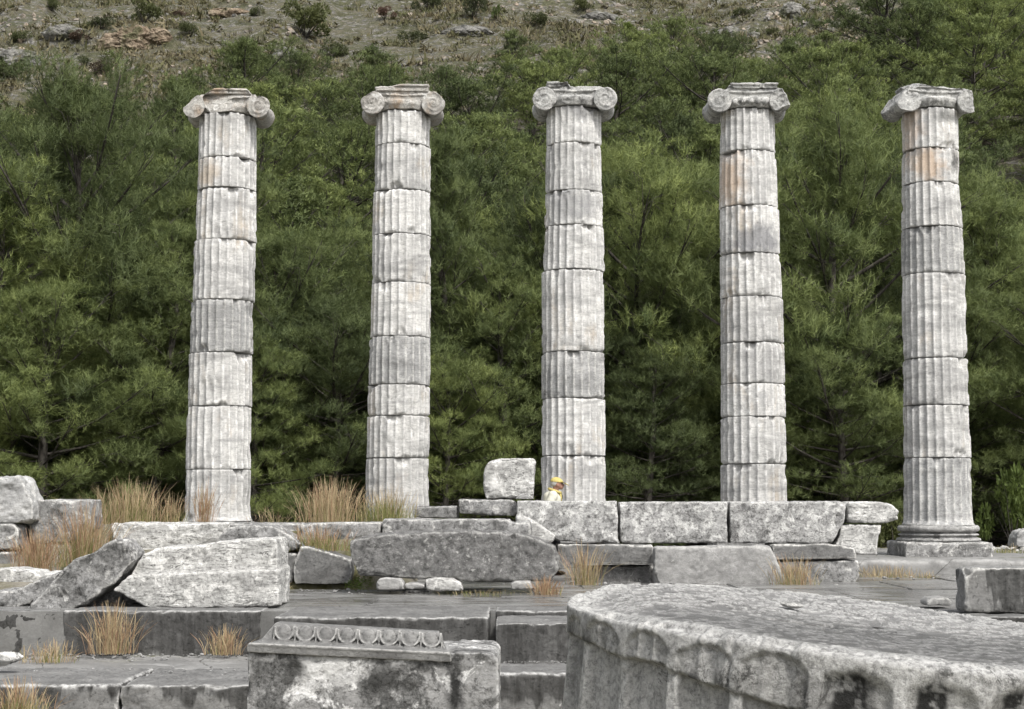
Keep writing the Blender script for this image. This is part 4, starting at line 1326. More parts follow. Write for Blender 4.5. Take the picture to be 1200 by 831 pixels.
    T = np.repeat(T, needles, 0); D = np.repeat(D, needles, 0)
    m = len(T)
    spread = r.normal(0, 1, (m, 3)) * .50
    nd = D * r.uniform(.35, 1.1, (m, 1)) + spread
    nd /= np.linalg.norm(nd, axis=1)[:, None]
    b = T + D * r.uniform(-.06, .16, (m, 1)) * (nl / .18)
    ln = nl * r.uniform(.65, 1.15, (m, 1))
    wv = np.cross(nd, r.normal(0, 1, (m, 3)))
    wv /= np.maximum(np.linalg.norm(wv, axis=1)[:, None], 1e-6)
    w = nw * r.uniform(.7, 1.2, (m, 1)) * .5
    NN = NN / np.linalg.norm(NN, axis=1)[:, None] + r.normal(0, .28, (m, 3))
    NN /= np.linalg.norm(NN, axis=1)[:, None]
    fl = (np.cross(wv, nd) * NN).sum(1) < 0
    wv[fl] *= -1
    vs = np.stack([b - wv * w, b + wv * w, b + nd * ln], 1).reshape(-1, 3)
    crown = np_mesh("crown", vs, np.arange(len(vs)), 3, True)
    crown.normals_split_custom_set_from_vertices(np.repeat(NN, 3, 0).astype(np.float32))
    trunk = mb.mesh("trunk", True)
    crown.materials.append(M_NEEDLE); trunk.materials.append(M_BARK)
    return trunk, crown, H


NEAR = [pine_proto(11, 10, 3.4, 64, 7, 17, .215, .0135, .0, False, 22), pine_proto(12, 10, 3.8, 66, 7, 17, .225, .0135, .01, True, 22, dead=14),
        pine_proto(13, 10, 3.0, 60, 7, 17, .205, .0135, .0, False, 22), pine_proto(14, 10, 3.6, 64, 7, 17, .215, .0135, .02, True, 22, dead=14)]
FAR = [pine_proto(21, 8, 3.0, 44, 6, 10, .18, .036, .03, True, 15, dead=3), pine_proto(22, 8, 3.3, 46, 6, 10, .18, .036, .06, True, 15, dead=3), pine_proto(23, 8, 2.7, 44, 6, 10, .18, .036, .03, False, 15, dead=3),
       pine_proto(24, 8, 3.1, 42, 6, 10, .18, .036, .08, True, 15, dead=5), pine_proto(25, 8, 2.9, 44, 6, 10, .18, .036, .04, True, 15, dead=2)]


def tree(proto, x, y, z, H, wide, rz, label, group=None, lean=(0, 0)):
    root = empty("pine_tree", (x, y, z), (lean[0], lean[1], rz))
    s = H / proto[2]
    root.scale = (s * wide, s * wide, s)
    link("trunk", proto[0], None, root)
    link("crown", proto[1], None, root)
    return tag(root, label, "tree", group)


# pines close behind the columns: picture column, distance, picture row of the top, width, kind, label
FRONT = [
    (105, 47.5, 106, 1.08, 1, "tall feathery pale-green pine, the highest left of the leftmost column"),
    (10, 45, 215, 1.15, 0, "broad pine at the left picture edge with grey bare branches"),
    (185, 44, 262, 1.0, 2, "bushy pine just left of the leftmost column, dark branches showing"),
    (60, 42.5, 345, 1.25, 3, "low wide pine behind the flat-topped block and reddish grass"),
    (335, 46, 285, 1.15, 3, "rounded pine just right of the leftmost column"),
    (300, 43, 395, 1.1, 0, "dark low pine close behind the leftmost column"),
    (395, 45, 355, 1.15, 1, "spreading pine just left of the second column"),
    (540, 47, 172, .95, 2, "tall bright pine rising just right of the second column"),
    (600, 44.5, 310, 1.1, 0, "brownish-tipped pine just left of the middle column, above the upright white block"),
    (520, 43, 430, 1.05, 3, "low dark pine right behind the second column's lower drums"),
    (745, 46.5, 188, .95, 1, "tall pine just right of the middle column, with a pale bare branch"),
    (805, 44.5, 300, 1.1, 2, "rounded pine just left of the orange-stained column"),
    (755, 42.5, 410, 1.2, 0, "low leafy pine above the middle wall block"),
    (650, 47, 235, 1.0, 3, "pine standing behind the middle column"),
    (965, 45, 150, 1.05, 1, "big bushy pine between the orange-stained and rightmost columns, dark cones in its top"),
    (1035, 47, 185, 1.0, 0, "pine close on the left of the rightmost column's upper drums"),
    (990, 42.5, 380, 1.15, 3, "low pine above the ragged end of the wall row"),
    (885, 47, 260, .95, 2, "pine standing behind the orange-stained column"),
    (1185, 47, 225, 1.0, 2, "pine at the right picture edge, right of the rightmost column"),
    (1118, 44, 330, 1.0, 0, "dark pine directly behind the rightmost column"),
    (1250, 43.5, 330, 1.2, 1, "dark pine at the right picture edge beside the grey boulder"),
    (-75, 46, 240, 1.1, 2, "pine just beyond the left picture edge"),
    (460, 48, 300, 1.0, 0, "pine standing behind the second column"),
    (235, 48, 240, 1.0, 3, "pine standing behind the leftmost column"),
]
occupied = []
fr_ = random.Random(3)
for (px, Y, py, wide, kind, lab) in FRONT:
    p = P(px, py, Y)
    z = tz1(p.x, Y) - .1
    tree(NEAR[kind], p.x, Y, z, p.z - z, wide * min(1.0, max(.8, 10 / (p.z - z))), fr_.uniform(0, 6.28), lab, "pines close behind the columns")
    occupied.append((p.x, Y, 2.6))


def tree_line(px):
    """highest picture row that tree tops reach, along the picture"""
    return float(np.interp(px, [-200, 0, 60, 140, 200, 235, 260, 300, 345, 380, 430, 480, 520, 560, 600, 640, 700, 760, 790, 830, 900, 950, 985, 1020, 1100, 1200, 1400],
                           [120, 118, 112, 106, 88, 66, 40, 38, 54, 80, 58, 46, 80, 56, 28, 30, 28, 0, 4, 42, 52, 30, -5, -10, -40, -40, -40]))


hr = random.Random(19)
cand = []
n_hill = 0
tries = 0
ZONES = [("grey-green pine of the wood high on the slope left of the second column", "hill pines on the left of the slope"),
         ("pine in the dense wood on the slope between the second and the orange-stained columns", "hill pines in the middle of the slope"),
         ("pine in the dense wood on the slope right of the orange-stained column", "hill pines on the right of the slope")]
while tries < 9000:
    tries += 1
    Y = math.sqrt(hr.uniform(50 ** 2, 178 ** 2))
    X = hr.uniform(-1, 1) * (.306 * Y + 5)
    sp = 3.9 + .006 * Y
    if any((X - a) ** 2 + (Y - b) ** 2 < (sp * .5 + c * .5) ** 2 * 1.0 for a, b, c in occupied): continue
    z = tz1(X, Y)
    H = hr.uniform(5.6, 8.6) if Y > 62 else hr.uniform(7.5, 10)
    px, py = to_px((X, Y, z + H))
    tl = tree_line(px)
    if py < tl + hr.uniform(-14, 12): continue
    if py < -30: continue
    occupied.append((X, Y, sp))
    pr = hr.choice(FAR) if Y > 57 else hr.choice(NEAR)
    zn = 0 if px < 470 else (1 if px < 875 else 2)
    tree(pr, X, Y, z - .25, H, hr.uniform(.92, 1.2), hr.uniform(0, 6.28), ZONES[zn][0], ZONES[zn][1], (hr.uniform(-.05, .05), hr.uniform(-.05, .05)))
    n_hill += 1
print("hill pines", n_hill)
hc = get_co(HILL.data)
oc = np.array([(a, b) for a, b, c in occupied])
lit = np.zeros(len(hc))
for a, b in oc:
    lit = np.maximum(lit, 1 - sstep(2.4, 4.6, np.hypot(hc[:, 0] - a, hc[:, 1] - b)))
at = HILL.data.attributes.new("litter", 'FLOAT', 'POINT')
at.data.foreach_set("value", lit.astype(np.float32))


def leaf_cloud(seed, n, r, leaf, lw, flat=.85, lobes=7):
    g = np.random.default_rng(seed)
    c = g.normal(0, 1, (lobes, 3)); c /= np.linalg.norm(c, axis=1)[:, None]
    c = c * g.uniform(.3, .95, (lobes, 1)); c[:, 2] = np.abs(c[:, 2]) * .9
    cr = g.uniform(.2, .5, lobes)
    w = g.integers(0, lobes, n)
    d = g.normal(0, 1, (n, 3)); d /= np.linalg.norm(d, axis=1)[:, None]
    p = c[w] + d * cr[w][:, None] * g.uniform(.55, 1.05, (n, 1))
    p[:, 2] = np.maximum(p[:, 2] + .45, .02) * flat
    p *= r
    nd = d + g.normal(0, .6, (n, 3)) + np.array([0, 0, .35]); nd /= np.linalg.norm(nd, axis=1)[:, None]
    wv = np.cross(nd, g.normal(0, 1, (n, 3))); wv /= np.maximum(np.linalg.norm(wv, axis=1)[:, None], 1e-6)
    L = leaf * g.uniform(.6, 1.3, (n, 1)); W = lw * g.uniform(.6, 1.3, (n, 1)) * .5
    vs = np.stack([p, p + nd * L * .5 + wv * W, p + nd * L, p + nd * L * .5 - wv * W], 1).reshape(-1, 3)
    return np_mesh("foliage", vs, np.arange(len(vs)), 4, False)


def twigs(seed, r, n=7):
    g = np.random.default_rng(seed)
    mb = MB()
    for k in range(n):
        a = g.uniform(0, 6.28)
        e = Vector((math.cos(a) * r * .55, math.sin(a) * r * .55, r * g.uniform(.5, 1.0)))
        mb.tube([Vector((0, 0, -.15)), e * .5 + Vector(g.normal(0, .05 * r, 3)), e], [.03 * r + .006, .02 * r, .006], 4)
    me = mb.mesh("stems", True); me.materials.append(M_BARK)
    return me


M_OUT = []
for nm, ca_, cb_ in (("grey_outcrop_rock", (.12, .118, .11), (.33, .32, .295)), ("tan_outcrop_rock", (.17, .125, .085), (.42, .34, .25))):
    t = NT(nm)
    p = t.pos()
    b = t.noise(p, .9, 8, .7, .5); c = t.noise(p, 3.5, 7, .75)
    col = t.mix(t.ramp(b, [(.38, 0), (.6, 1)]), ca_, cb_)
    col = t.mix(t.ramp(t.noise(p, .6, 6, .7), [(.5, 0), (.6, .8)]), col, (.10, .105, .05))
    M_OUT.append(t.finish(t.mix(.6, col, t.ramp(c, [(.36, .2), (.62, 1)]), 'MULTIPLY'), .95, c, .15, 1.0))
SH_M = {m.name: [leaf_cloud(30 + k, 1500, 1.0, .14, .07) for k in range(3)] for m in (M_SHRUB, M_SHRUBB, M_SHRUBR)}
for m in (M_SHRUB, M_SHRUBB, M_SHRUBR):
    for me in SH_M[m.name]: me.materials.append(m)
TW = [twigs(60 + k, 1.0) for k in range(3)]
# bushes on the open hillside: picture place of the foot, width in the picture, kind, label
BUSH = [
    (168, 26, 42, 0, "dark bush near the top edge above the leftmost column's left side"),
    (223, 44, 24, 0, "small dark bush left above the leftmost capital, under the russet one"),
    (212, 21, 18, 2, "russet bush above the leftmost capital"),
    (357, 44, 62, 0, "large dark green bush alone on the bare slope between the first two columns"),
    (27, 54, 24, 0, "small bush on the bare slope near the upper left corner"),
    (118, 36, 28, 0, "grey-green bush on the bare slope below the top edge at the left"),
    (91, 52, 22, 2, "reddish bush on the bare slope near the upper left corner"),
    (118, 92, 34, 2, "brown-grey bush just above the pines left of the leftmost column"),
    (98, 78, 22, 0, "little dark bush beside the brown-grey bush at the upper left"),
    (12, 98, 36, 0, "dull green bush at the left edge just above the tree tops"),
    (387, 70, 34, 0, "bush at the edge of the pines right of the large lone bush"),
    (484, 52, 28, 0, "dark bush above the second capital"),
    (582, 26, 18, 1, "narrow upright dark green bush at the top edge between the second and middle columns"),
    (626, 32, 28, 0, "round bush above the middle capital's left scroll"),
    (556, 22, 44, 0, "broad dark bush at the top edge left of the narrow upright one"),
    (501, 12, 34, 0, "bush cut by the top edge above the second capital"),
    (737, 38, 18, 1, "small bright green bush right of the middle capital near the top edge"),
    (686, 15, 28, 0, "dark bush at the top edge above the middle capital"),
    (843, 52, 26, 0, "grey-green bush among pale rocks above the orange-stained column"),
    (908, 42, 16, 0, "small bush on grey rocks left of the upper right pines"),
    (872, 20, 20, 0, "bush on grey rocks at the top edge above the orange-stained column"),
    (450, 22, 22, 2, "russet bush near the top edge left of the second capital"),
    (300, 20, 20, 0, "small bush near the top edge above the leftmost capital's right side"),
    (60, 14, 26, 0, "bush at the top edge near the upper left corner"),
]
for i, (px, py, w, kd, lab) in enumerate(BUSH):
    Y, p = hill_hit(px, py)
    if Y is None: continue
    r = w / F * Y * .5 * 1.15
    m = (M_SHRUB, M_SHRUBB, M_SHRUBR)[kd]
    root = empty("hillside_bush", (p.x, p.y, tz1(p.x, p.y) - .05), (0, 0, i * 1.7))
    root.scale = (r * (.6 if "narrow" in lab else 1), r * (.6 if "narrow" in lab else 1), r * (1.5 if "narrow" in lab else .95))
    link("foliage", SH_M[m.name][i % 3], None, root); link("stems", TW[i % 3], None, root)
    tag(root, lab, "bush", "bushes on the bare hillside")
# rock outcrops of the bare slope
ROCKS = [(152, 52, 62, 34, 1, "tan rocky outcrop on the bare slope above the pines left of the leftmost capital"), (186, 46, 30, 18, 1, "small tan rock ledge right beside the larger tan outcrop"),
         (546, 40, 58, 16, 0, "pale flat rock outcrop above the gap between the second and middle capitals"), (338, 78, 44, 30, 0, "grey rock face above the pines right of the leftmost capital"),
         (20, 74, 50, 26, 0, "grey rock outcrop near the left edge above the tree tops"), (860, 46, 60, 22, 0, "grey rock band above the orange-stained column's capital"),
         (700, 22, 46, 14, 0, "grey rock ledge near the top edge right of the middle capital"), (270, 18, 50, 16, 1, "brownish rock ledge at the top edge above the leftmost capital"),
         (930, 22, 40, 24, 0, "grey rock ledge left of the upper right pines"), (75, 40, 44, 18, 0, "grey ledge between bushes in the upper left corner")]
for i, (px, py, w, h, kd, lab) in enumerate(ROCKS):
    Y_, p_ = hill_hit(px, py)
    if Y_ is None: continue
    bm = bmesh.new(); bmesh.ops.create_icosphere(bm, subdivisions=5, radius=1)
    me = bpy.data.meshes.new("rock_outcrop"); bm.to_mesh(me); bm.free()
    c_ = get_co(me); n_ = c_.copy()
    sx_, sz_ = w / F * Y_ * .5, h / F * Y_ * .6
    q_ = c_ * np.array([sx_, max(sx_ * .6, 1.2), sz_]) + i * 13.0
    d_ = .55 * fbm(q_ * .55, 400 + i, 3) + .30 * (1 - 3 * np.abs(fbm(q_ * .9, 420 + i, 5, .6))) + .16 * np.round(3 * fbm(q_ * np.array([.5, .5, 1.6]), 440 + i, 3))
    c_ = (c_ * (1 + d_[:, None] * .55)) * np.array([sx_, max(sx_ * .6, 1.2), sz_])
    set_co(me, c_)
    o = link("rock_outcrop", me, M_OUT[kd], loc=(p_.x, p_.y + .3, p_.z))
    tag(o, lab, "rock", "rock outcrops of the bare slope")
# bushes near the ruin
for px, py, Y, w, h, m, lab in ((1188, 640, 40.5, 62, 95, M_SHRUBB, "bright yellow-green bush under the pines at the right picture edge"), (1052, 648, 38.6, 52, 66, M_SHRUB, "green bush between the overhanging slab and the rightmost column's base"),
                                (1215, 600, 42, 60, 70, M_SHRUBB, "leafy light bush behind the grey boulder at the right edge")):
    p = P(px, py, Y)
    root = empty("leafy_bush", (p.x, Y, min(p.z, tz1(p.x, Y)) - .05), (0, 0, px))
    root.scale = (w / F * Y * .55, w / F * Y * .55, h / F * Y * .8)
    link("foliage", SH_M[m.name][px % 3], None, root); link("stems", TW[px % 3], None, root)
    tag(root, lab, "bush")

# low dry scrub and loose stones of the bare slope: nobody could count them
g = np.random.default_rng(91)
N = 42000
Y = np.sqrt(g.uniform(75 ** 2, 215 ** 2, N)); X = g.uniform(-1, 1, N) * (.306 * Y + 6)
Z = terrain_z(X, Y)
cl = fbm(np.stack([X / 6, Y / 6, 0 * X], 1), 95, 3)
keep = np.zeros(N, bool)
for i in range(N):
    px, py = to_px((X[i], Y[i], Z[i]))
    keep[i] = py < tree_line(px) + 60 and py > -40
Xk, Yk, Zk, ck = X[keep], Y[keep], Z[keep], cl[keep]
M_ = ck > -.08
cx_, cy_, cz_ = Xk[M_], Yk[M_], Zk[M_]
per = 9
n = len(cx_)
base = np.repeat(np.stack([cx_, cy_, cz_], 1), per, 0)
sz = np.repeat(g.uniform(.15, .55, n) * (1 + 1.1 * (g.uniform(0, 1, n) > .93)), per)
base = base + g.normal(0, 1, (n * per, 3)) * np.array([.22, .22, .02]) * (sz / .4)[:, None]
d = g.normal(0, .6, (n * per, 3)) + np.array([0, 0, 1.0]); d /= np.linalg.norm(d, axis=1)[:, None]
wv = np.cross(d, g.normal(0, 1, (n * per, 3))); wv /= np.linalg.norm(wv, axis=1)[:, None]
vs = np.stack([base - wv * sz[:, None] * .13, base + wv * sz[:, None] * .13, base + d * sz[:, None]], 1).reshape(-1, 3)
t = NT("dry_scrub")
p = t.pos()
b = t.noise(p, .35, 6, .65); c = t.noise(p, 1.6, 4, .7)
col = t.mix(t.ramp(b, [(.4, 0), (.6, 1)]), (.085, .090, .035), (.17, .145, .085))
col = t.mix(t.ramp(c, [(.5, 0), (.66, .7)]), col, (.12, .105, .095))
M_SCRUB = t.finish(col, .95)
# dull low bushes among the scrub, small and too many to tell apart
nb = 620
bi = g.integers(0, len(Xk), nb)
lc = []
for q in range(nb):
    k_ = 46
    r_ = g.uniform(.25, .85)
    dv = g.normal(0, 1, (k_, 3)); dv /= np.linalg.norm(dv, axis=1)[:, None]; dv[:, 2] = np.abs(dv[:, 2])
    pb = dv * r_ * g.uniform(.5, 1, (k_, 1)) * np.array([1, 1, .8]) + np.array([Xk[bi[q]], Yk[bi[q]], Zk[bi[q]] - .05])
    nd_ = dv + g.normal(0, .5, (k_, 3)); nd_ /= np.linalg.norm(nd_, axis=1)[:, None]
    w_ = np.cross(nd_, g.normal(0, 1, (k_, 3))); w_ /= np.linalg.norm(w_, axis=1)[:, None]
    lc.append(np.stack([pb - w_ * .09, pb + w_ * .09, pb + nd_ * .26], 1).reshape(-1, 3))
vs = np.concatenate([vs] + lc)
o = link("hillside_scrub", np_mesh("hillside_scrub", vs, np.arange(len(vs)), 3), M_SCRUB)
o["kind"] = "stuff"
# loose stones
ico = bmesh.new(); bmesh.ops.create_icosphere(ico, subdivisions=1, radius=1)
iv = np.array([v.co[:] for v in ico.verts]); ifc = np.array([[v.index for v in f.verts] for f in ico.faces]); ico.free()
M2 = fbm(np.stack([Xk / 9, Yk / 9, 0 * Xk + 5], 1), 99, 3) > .02
sxk, syk, szk = Xk[M2][:3800], Yk[M2][:3800], Zk[M2][:3800]
n = len(sxk)
R = .08 + .42 * g.beta(1.1, 4, n)
V = iv[None] * (R[:, None, None] * g.uniform(.45, 1.35, (n, len(iv), 1))) * np.array([1.1, 1.0, .9])
V = V + np.stack([sxk, syk, szk + R * .1], 1)[:, None]
Fc = ifc[None] + (np.arange(n) * len(iv))[:, None, None]
t = NT("hill_rock")
p = t.pos()
b = t.noise(p, .5, 5, .65); c = t.noise(p, 5, 5, .7)
col = t.mix(t.ramp(b, [(.42, 0), (.6, 1)]), (.22, .215, .20), (.38, .31, .24))
M_ROCK = t.finish(t.mix(.5, col, t.ramp(c, [(.35, .3), (.65, 1)]), 'MULTIPLY'), .9)
o = link("hillside_rubble", np_mesh("hillside_rubble", V.reshape(-1, 3), Fc.reshape(-1), 3), M_ROCK)
o["kind"] = "stuff"
# gravel by the platform's far right
g = np.random.default_rng(17)
n = 420
gx = g.uniform(9.5, 14.5, n); gy = g.uniform(35.2, 40, n)
R = g.uniform(.02, .10, n)
V = iv[None] * (R[:, None, None] * g.uniform(.6, 1.25, (n, len(iv), 1))) * np.array([1.2, 1.0, .7])
V = V + np.stack([gx, gy, np.maximum(terrain_z(gx, gy), np.where(gy < 38, STYLO, -9)) + R * .2], 1)[:, None]
Fc = ifc[None] + (np.arange(n) * len(iv))[:, None, None]
o = link("gravel", np_mesh("gravel", V.reshape(-1, 3), Fc.reshape(-1), 3), M_PALE)
o["kind"] = "stuff"

# chips of stone and soil along the feet of blocks and risers: too many to tell apart
g = np.random.default_rng(29)
ch = []
def strip(n, x0, x1, y0, y1, z, r0, r1):
    x = g.uniform(x0, x1, n); y = y0 + (y1 - y0) * g.beta(.7, 2.2, n)
    for a_, b_ in zip(x, y): ch.append((a_, b_, z, r0 + (r1 - r0) * g.beta(.8, 4)))
strip(170, -6.2, -3.0, 20.55, 19.6, STEP, .008, .05)
strip(110, -3.9, -.5, 25.4, 24.0, PAVE, .008, .05)
strip(140, -.4, 5.2, 27.5, 26.2, PAVE, .008, .06)
strip(120, 4.6, 9.5, 30.1, 28.5, PAVE, .008, .06)
strip(70, -6.5, 9, 29.0, 21.5, PAVE, .006, .03)
strip(60, -6, -3, 19.0, 17.4, STEP, .006, .03)
strip(50, -.1, .9, 19.1, 18.7, P(620, 788, 17.9).z, .006, .03)
A = np.array(ch)
V = iv[None] * (A[:, 3][:, None, None] * g.uniform(.5, 1.35, (len(A), len(iv), 1))) * np.array([1.2, 1.0, .6])
V = V + np.stack([A[:, 0], A[:, 1], A[:, 2] + A[:, 3] * .3], 1)[:, None]
Fc = ifc[None] + (np.arange(len(A)) * len(iv))[:, None, None]
o = link("rubble", np_mesh("rubble", V.reshape(-1, 3), Fc.reshape(-1), 3), M_PEB)
o["kind"] = "stuff"

# ------------------------------------------------------------------ grass clumps
def plain(name, c, var=.25, tr=.3):
    t = NT(name)
    b = t.noise(t.pos(), 9, 3, .6)
    col = t.mix(1.0, c, t.ramp(b, [(.3, 1 - var * 1.6), (.7, 1.0)]), 'MULTIPLY')
    t.set(t.b.inputs["Base Color"], col); t.b.inputs["Roughness"].default_value = .7
    tl = t.n("ShaderNodeBsdfTranslucent"); t.t.links.new(col, tl.inputs["Color"])
    mx = t.n("ShaderNodeMixShader"); mx.inputs[0].default_value = tr
    t.t.links.new(t.b.outputs[0], mx.inputs[1]); t.t.links.new(tl.outputs[0], mx.inputs[2]); t.t.links.new(mx.outputs[0], t.out.inputs[0])
    return t.m


G_GREEN = plain("green_grass", (.25, .26, .09))
G_STRAW = plain("straw_grass", (.54, .43, .26))
G_RED = plain("reddish_grass", (.45, .29, .18))
G_WEED = plain("weed_leaf", (.13, .19, .035))


def grass(label, px, py, Y, w, h, n, mix, seed, stiff=.35, group="grass clumps among the ruins", name="grass_clump", bw=.0042, z=None):
    """mix: shares of green, straw, reddish blades"""
    g = np.random.default_rng(seed)
    c = P(px, py, Y)
    W = w / F * Y; H = h / F * Y
    n = int(n * 1.15)
    kind = g.choice(3, n, p=np.array(mix) / sum(mix))
    bx = g.normal(0, W * .20, n); bx = np.clip(bx, -W * .45, W * .45); by = g.normal(0, min(W * .16, .22), n)
    hh = H * (.30 + .78 * g.beta(1.6, 1.5, n)) * np.where(kind == 0, .68, 1.0) * (1 - .25 * (np.abs(bx) / (W * .5)))
    az = g.uniform(0, 2 * math.pi, n)
    ln = g.uniform(.04, stiff, n) + .20 * np.abs(bx) / (W * .5)
    dx = np.cos(az) * ln + bx / W * .5; dy = np.sin(az) * ln
    cv = g.uniform(.3, 1.6, n) * (1 + 1.6 * (g.uniform(0, 1, n) > .88))
    ss = np.array([0, .35, .7, 1.0])
    ws = np.where(kind[:, None] == 0, np.array([1.0, .9, .6, .08]), np.array([.7, .55, 1.0, .3])) * bw
    rows = []
    fx = np.cos(az + 1.4 + g.normal(0, .6, n)); fy = np.sin(az + 1.4) * .4
    for j, s in enumerate(ss):
        cxp = bx + dx * hh * (s * .5 + cv * s * s * .6)
        cyp = by + dy * hh * (s * .5 + cv * s * s * .6)
        czp = hh * (s - .25 * cv * ln * s * s)
        rows.append(np.stack([cxp - fx * ws[:, j], cyp - fy * ws[:, j], czp], 1))
        rows.append(np.stack([cxp + fx * ws[:, j], cyp + fy * ws[:, j], czp], 1))
    V = np.stack(rows, 1)        # n, 8, 3
    q = np.array([[0, 1, 3, 2], [2, 3, 5, 4], [4, 5, 7, 6]])
    Fq = q[None] + (np.arange(n) * 8)[:, None, None]
    me = np_mesh(name, V.reshape(-1, 3), Fq.reshape(-1), 4, True, np.repeat(kind, 3))
    o = link(name, me, [G_GREEN, G_STRAW, G_RED], loc=(c.x, Y, c.z - .02 if z is None else z))
    return tag(o, label, "grass", group)


grass("tall tawny grass clump left of the leftmost column, the biggest on the ledge", 152, 613, 28.0, 88, 60, 620, (.35, .55, .1), 1)
grass("thin dry grass just left of the leftmost column's foot", 203, 613, 28.0, 34, 40, 120, (.2, .6, .2), 2)
grass("narrow reddish grass clump in front of the leftmost column's foot", 239, 613, 28.2, 26, 55, 150, (.05, .35, .6), 3, .2)
grass("sparse bent grass right of the leftmost column's foot", 318, 613, 27.8, 60, 26, 70, (.35, .6, .05), 4, .7)
grass("reddish and green grass clump in front of the flat-topped block", 98, 662, 25.4, 74, 82, 700, (.42, .2, .38), 5, .3)
grass("reddish dry grass clump beside the flat-topped block near the left edge", 42, 668, 25.0, 58, 56, 420, (.12, .28, .6), 6, .4)
grass("tall tan grass clump left of the second column", 388, 611, 27.9, 84, 58, 560, (.15, .65, .2), 7)
grass("green grass clump in front of the second column's foot", 455, 610, 27.9, 70, 48, 560, (.68, .3, .02), 8)
grass("low green and red grass between the domed stone and the huge rough beam", 372, 644, 26.0, 84, 36, 520, (.55, .1, .35), 9, .5)
grass("dry brown grass clump on the step under the big pale block, left of two", 131, 764, 20.2, 58, 66, 250, (.05, .6, .35), 10, .35)
grass("low brown grass clump on the step near the carved block", 263, 765, 20.2, 48, 38, 190, (.05, .6, .35), 11, .45)
grass("short straw grass on the step beside the black gap", 58, 774, 19.6, 70, 30, 180, (.2, .6, .2), 12, .6)
grass("green and brown grass clump in the bottom left corner", 20, 848, 16.6, 84, 60, 520, (.6, .2, .2), 13, .4)
grass("small reddish tuft at the right end of the huge rough beam", 639, 697, 24.0, 38, 26, 240, (.1, .25, .65), 14, .5)
grass("dry tan grass clump right of the huge rough beam", 684, 684, 26.9, 46, 54, 210, (.3, .5, .2), 15, .4)
grass("thin dry grass clump right of the pale leaning slab", 932, 688, 26.9, 60, 44, 260, (.25, .55, .2), 16, .4)
grass("low tan grass strip along the foot of the platform edge", 1040, 680, 29.9, 110, 22, 420, (.25, .65, .1), 17, .5)
grass("low weeds on the gravel right of the rightmost column", 1182, 654, 34.0, 50, 14, 160, (.7, .3, 0), 18, .6, z=STYLO)
grass("small green tuft at the left end of the tan grass strip", 1085, 680, 29.6, 40, 14, 130, (.6, .4, 0), 19, .6)
grass("thin grass blades along the foot of the huge rough beam", 570, 696, 24.1, 120, 9, 110, (.5, .5, 0), 20, .9)
grass("pale weed tuft at the foot of the narrow dark block", 322, 688, 25.4, 60, 9, 140, (.5, .4, .1), 21, .9)
g = np.random.default_rng(23)
c = P(425, 690, 24.9)
me = leaf_cloud(71, 420, 1.0, .10, .07)
me.materials.append(G_WEED)
o = link("weed_clump", me, loc=(c.x, 24.9, PAVE)); o.scale = (.34, .2, .2)
tag(o, "low leafy green weed under the left end of the huge rough beam", "weed")

# ------------------------------------------------------------------ person
def mat_plain(name, c, rough=.8, sc=30, var=.12):
    t = NT(name)
    b = t.noise(t.pos(), sc, 4, .6)
    return t.finish(t.mix(1.0, c, t.ramp(b, [(.3, 1 - var), (.7, 1)]), 'MULTIPLY'), rough, b, .003, .6)


SKIN = mat_plain("skin", (.33, .185, .14), .6)
JACKET = mat_plain("white_jacket", (.60, .59, .50), .8)
YELLOW = mat_plain("yellow_cloth", (.52, .43, .15), .8)
TROUS = mat_plain("grey_trousers", (.12, .12, .13), .9)
HAIR = mat_plain("grey_hair", (.45, .44, .42), .8)
SHOE = mat_plain("brown_shoe", (.10, .07, .05), .6)
DARKC = mat_plain("dark_strap", (.03, .03, .025), .8)
PY = 28.95
hd = P(652, 568.5, PY)
pz = hd.z - 1.545            # the figure bows a little as it walks to the right
pr = empty("person", (hd.x - .09, PY, pz))
tag(pr, "person in a yellow cap and white jacket walking to the right behind the wall blocks", "person")
def limb(mb, pts, rs, s=10): mb.tube(pts, rs, s)
HX, HZ = .105, 1.555
bd = MB()
limb(bd, [(-.02, 0, .90), (0, 0, 1.05), (.01, 0, 1.22), (.03, 0, 1.34), (.05, 0, 1.42)], [.13, .125, .14, .13, .07], 14)
limb(bd, [(.05, -.0, 1.38), (.075, 0, 1.47), (.095, 0, 1.53)], [.058, .055, .06], 10)
bd.ball((HX, 0, HZ + .02), (.098, .075, .105), 18, 14)
bd.ball((HX + .055, 0, HZ - .035), (.055, .055, .055), 12, 9)
bd.ball((HX + .105, 0, HZ - .012), (.026, .016, .02), 10, 7)       # nose
bd.ball((HX + .085, 0, HZ - .052), (.022, .03, .012), 10, 7)       # lips
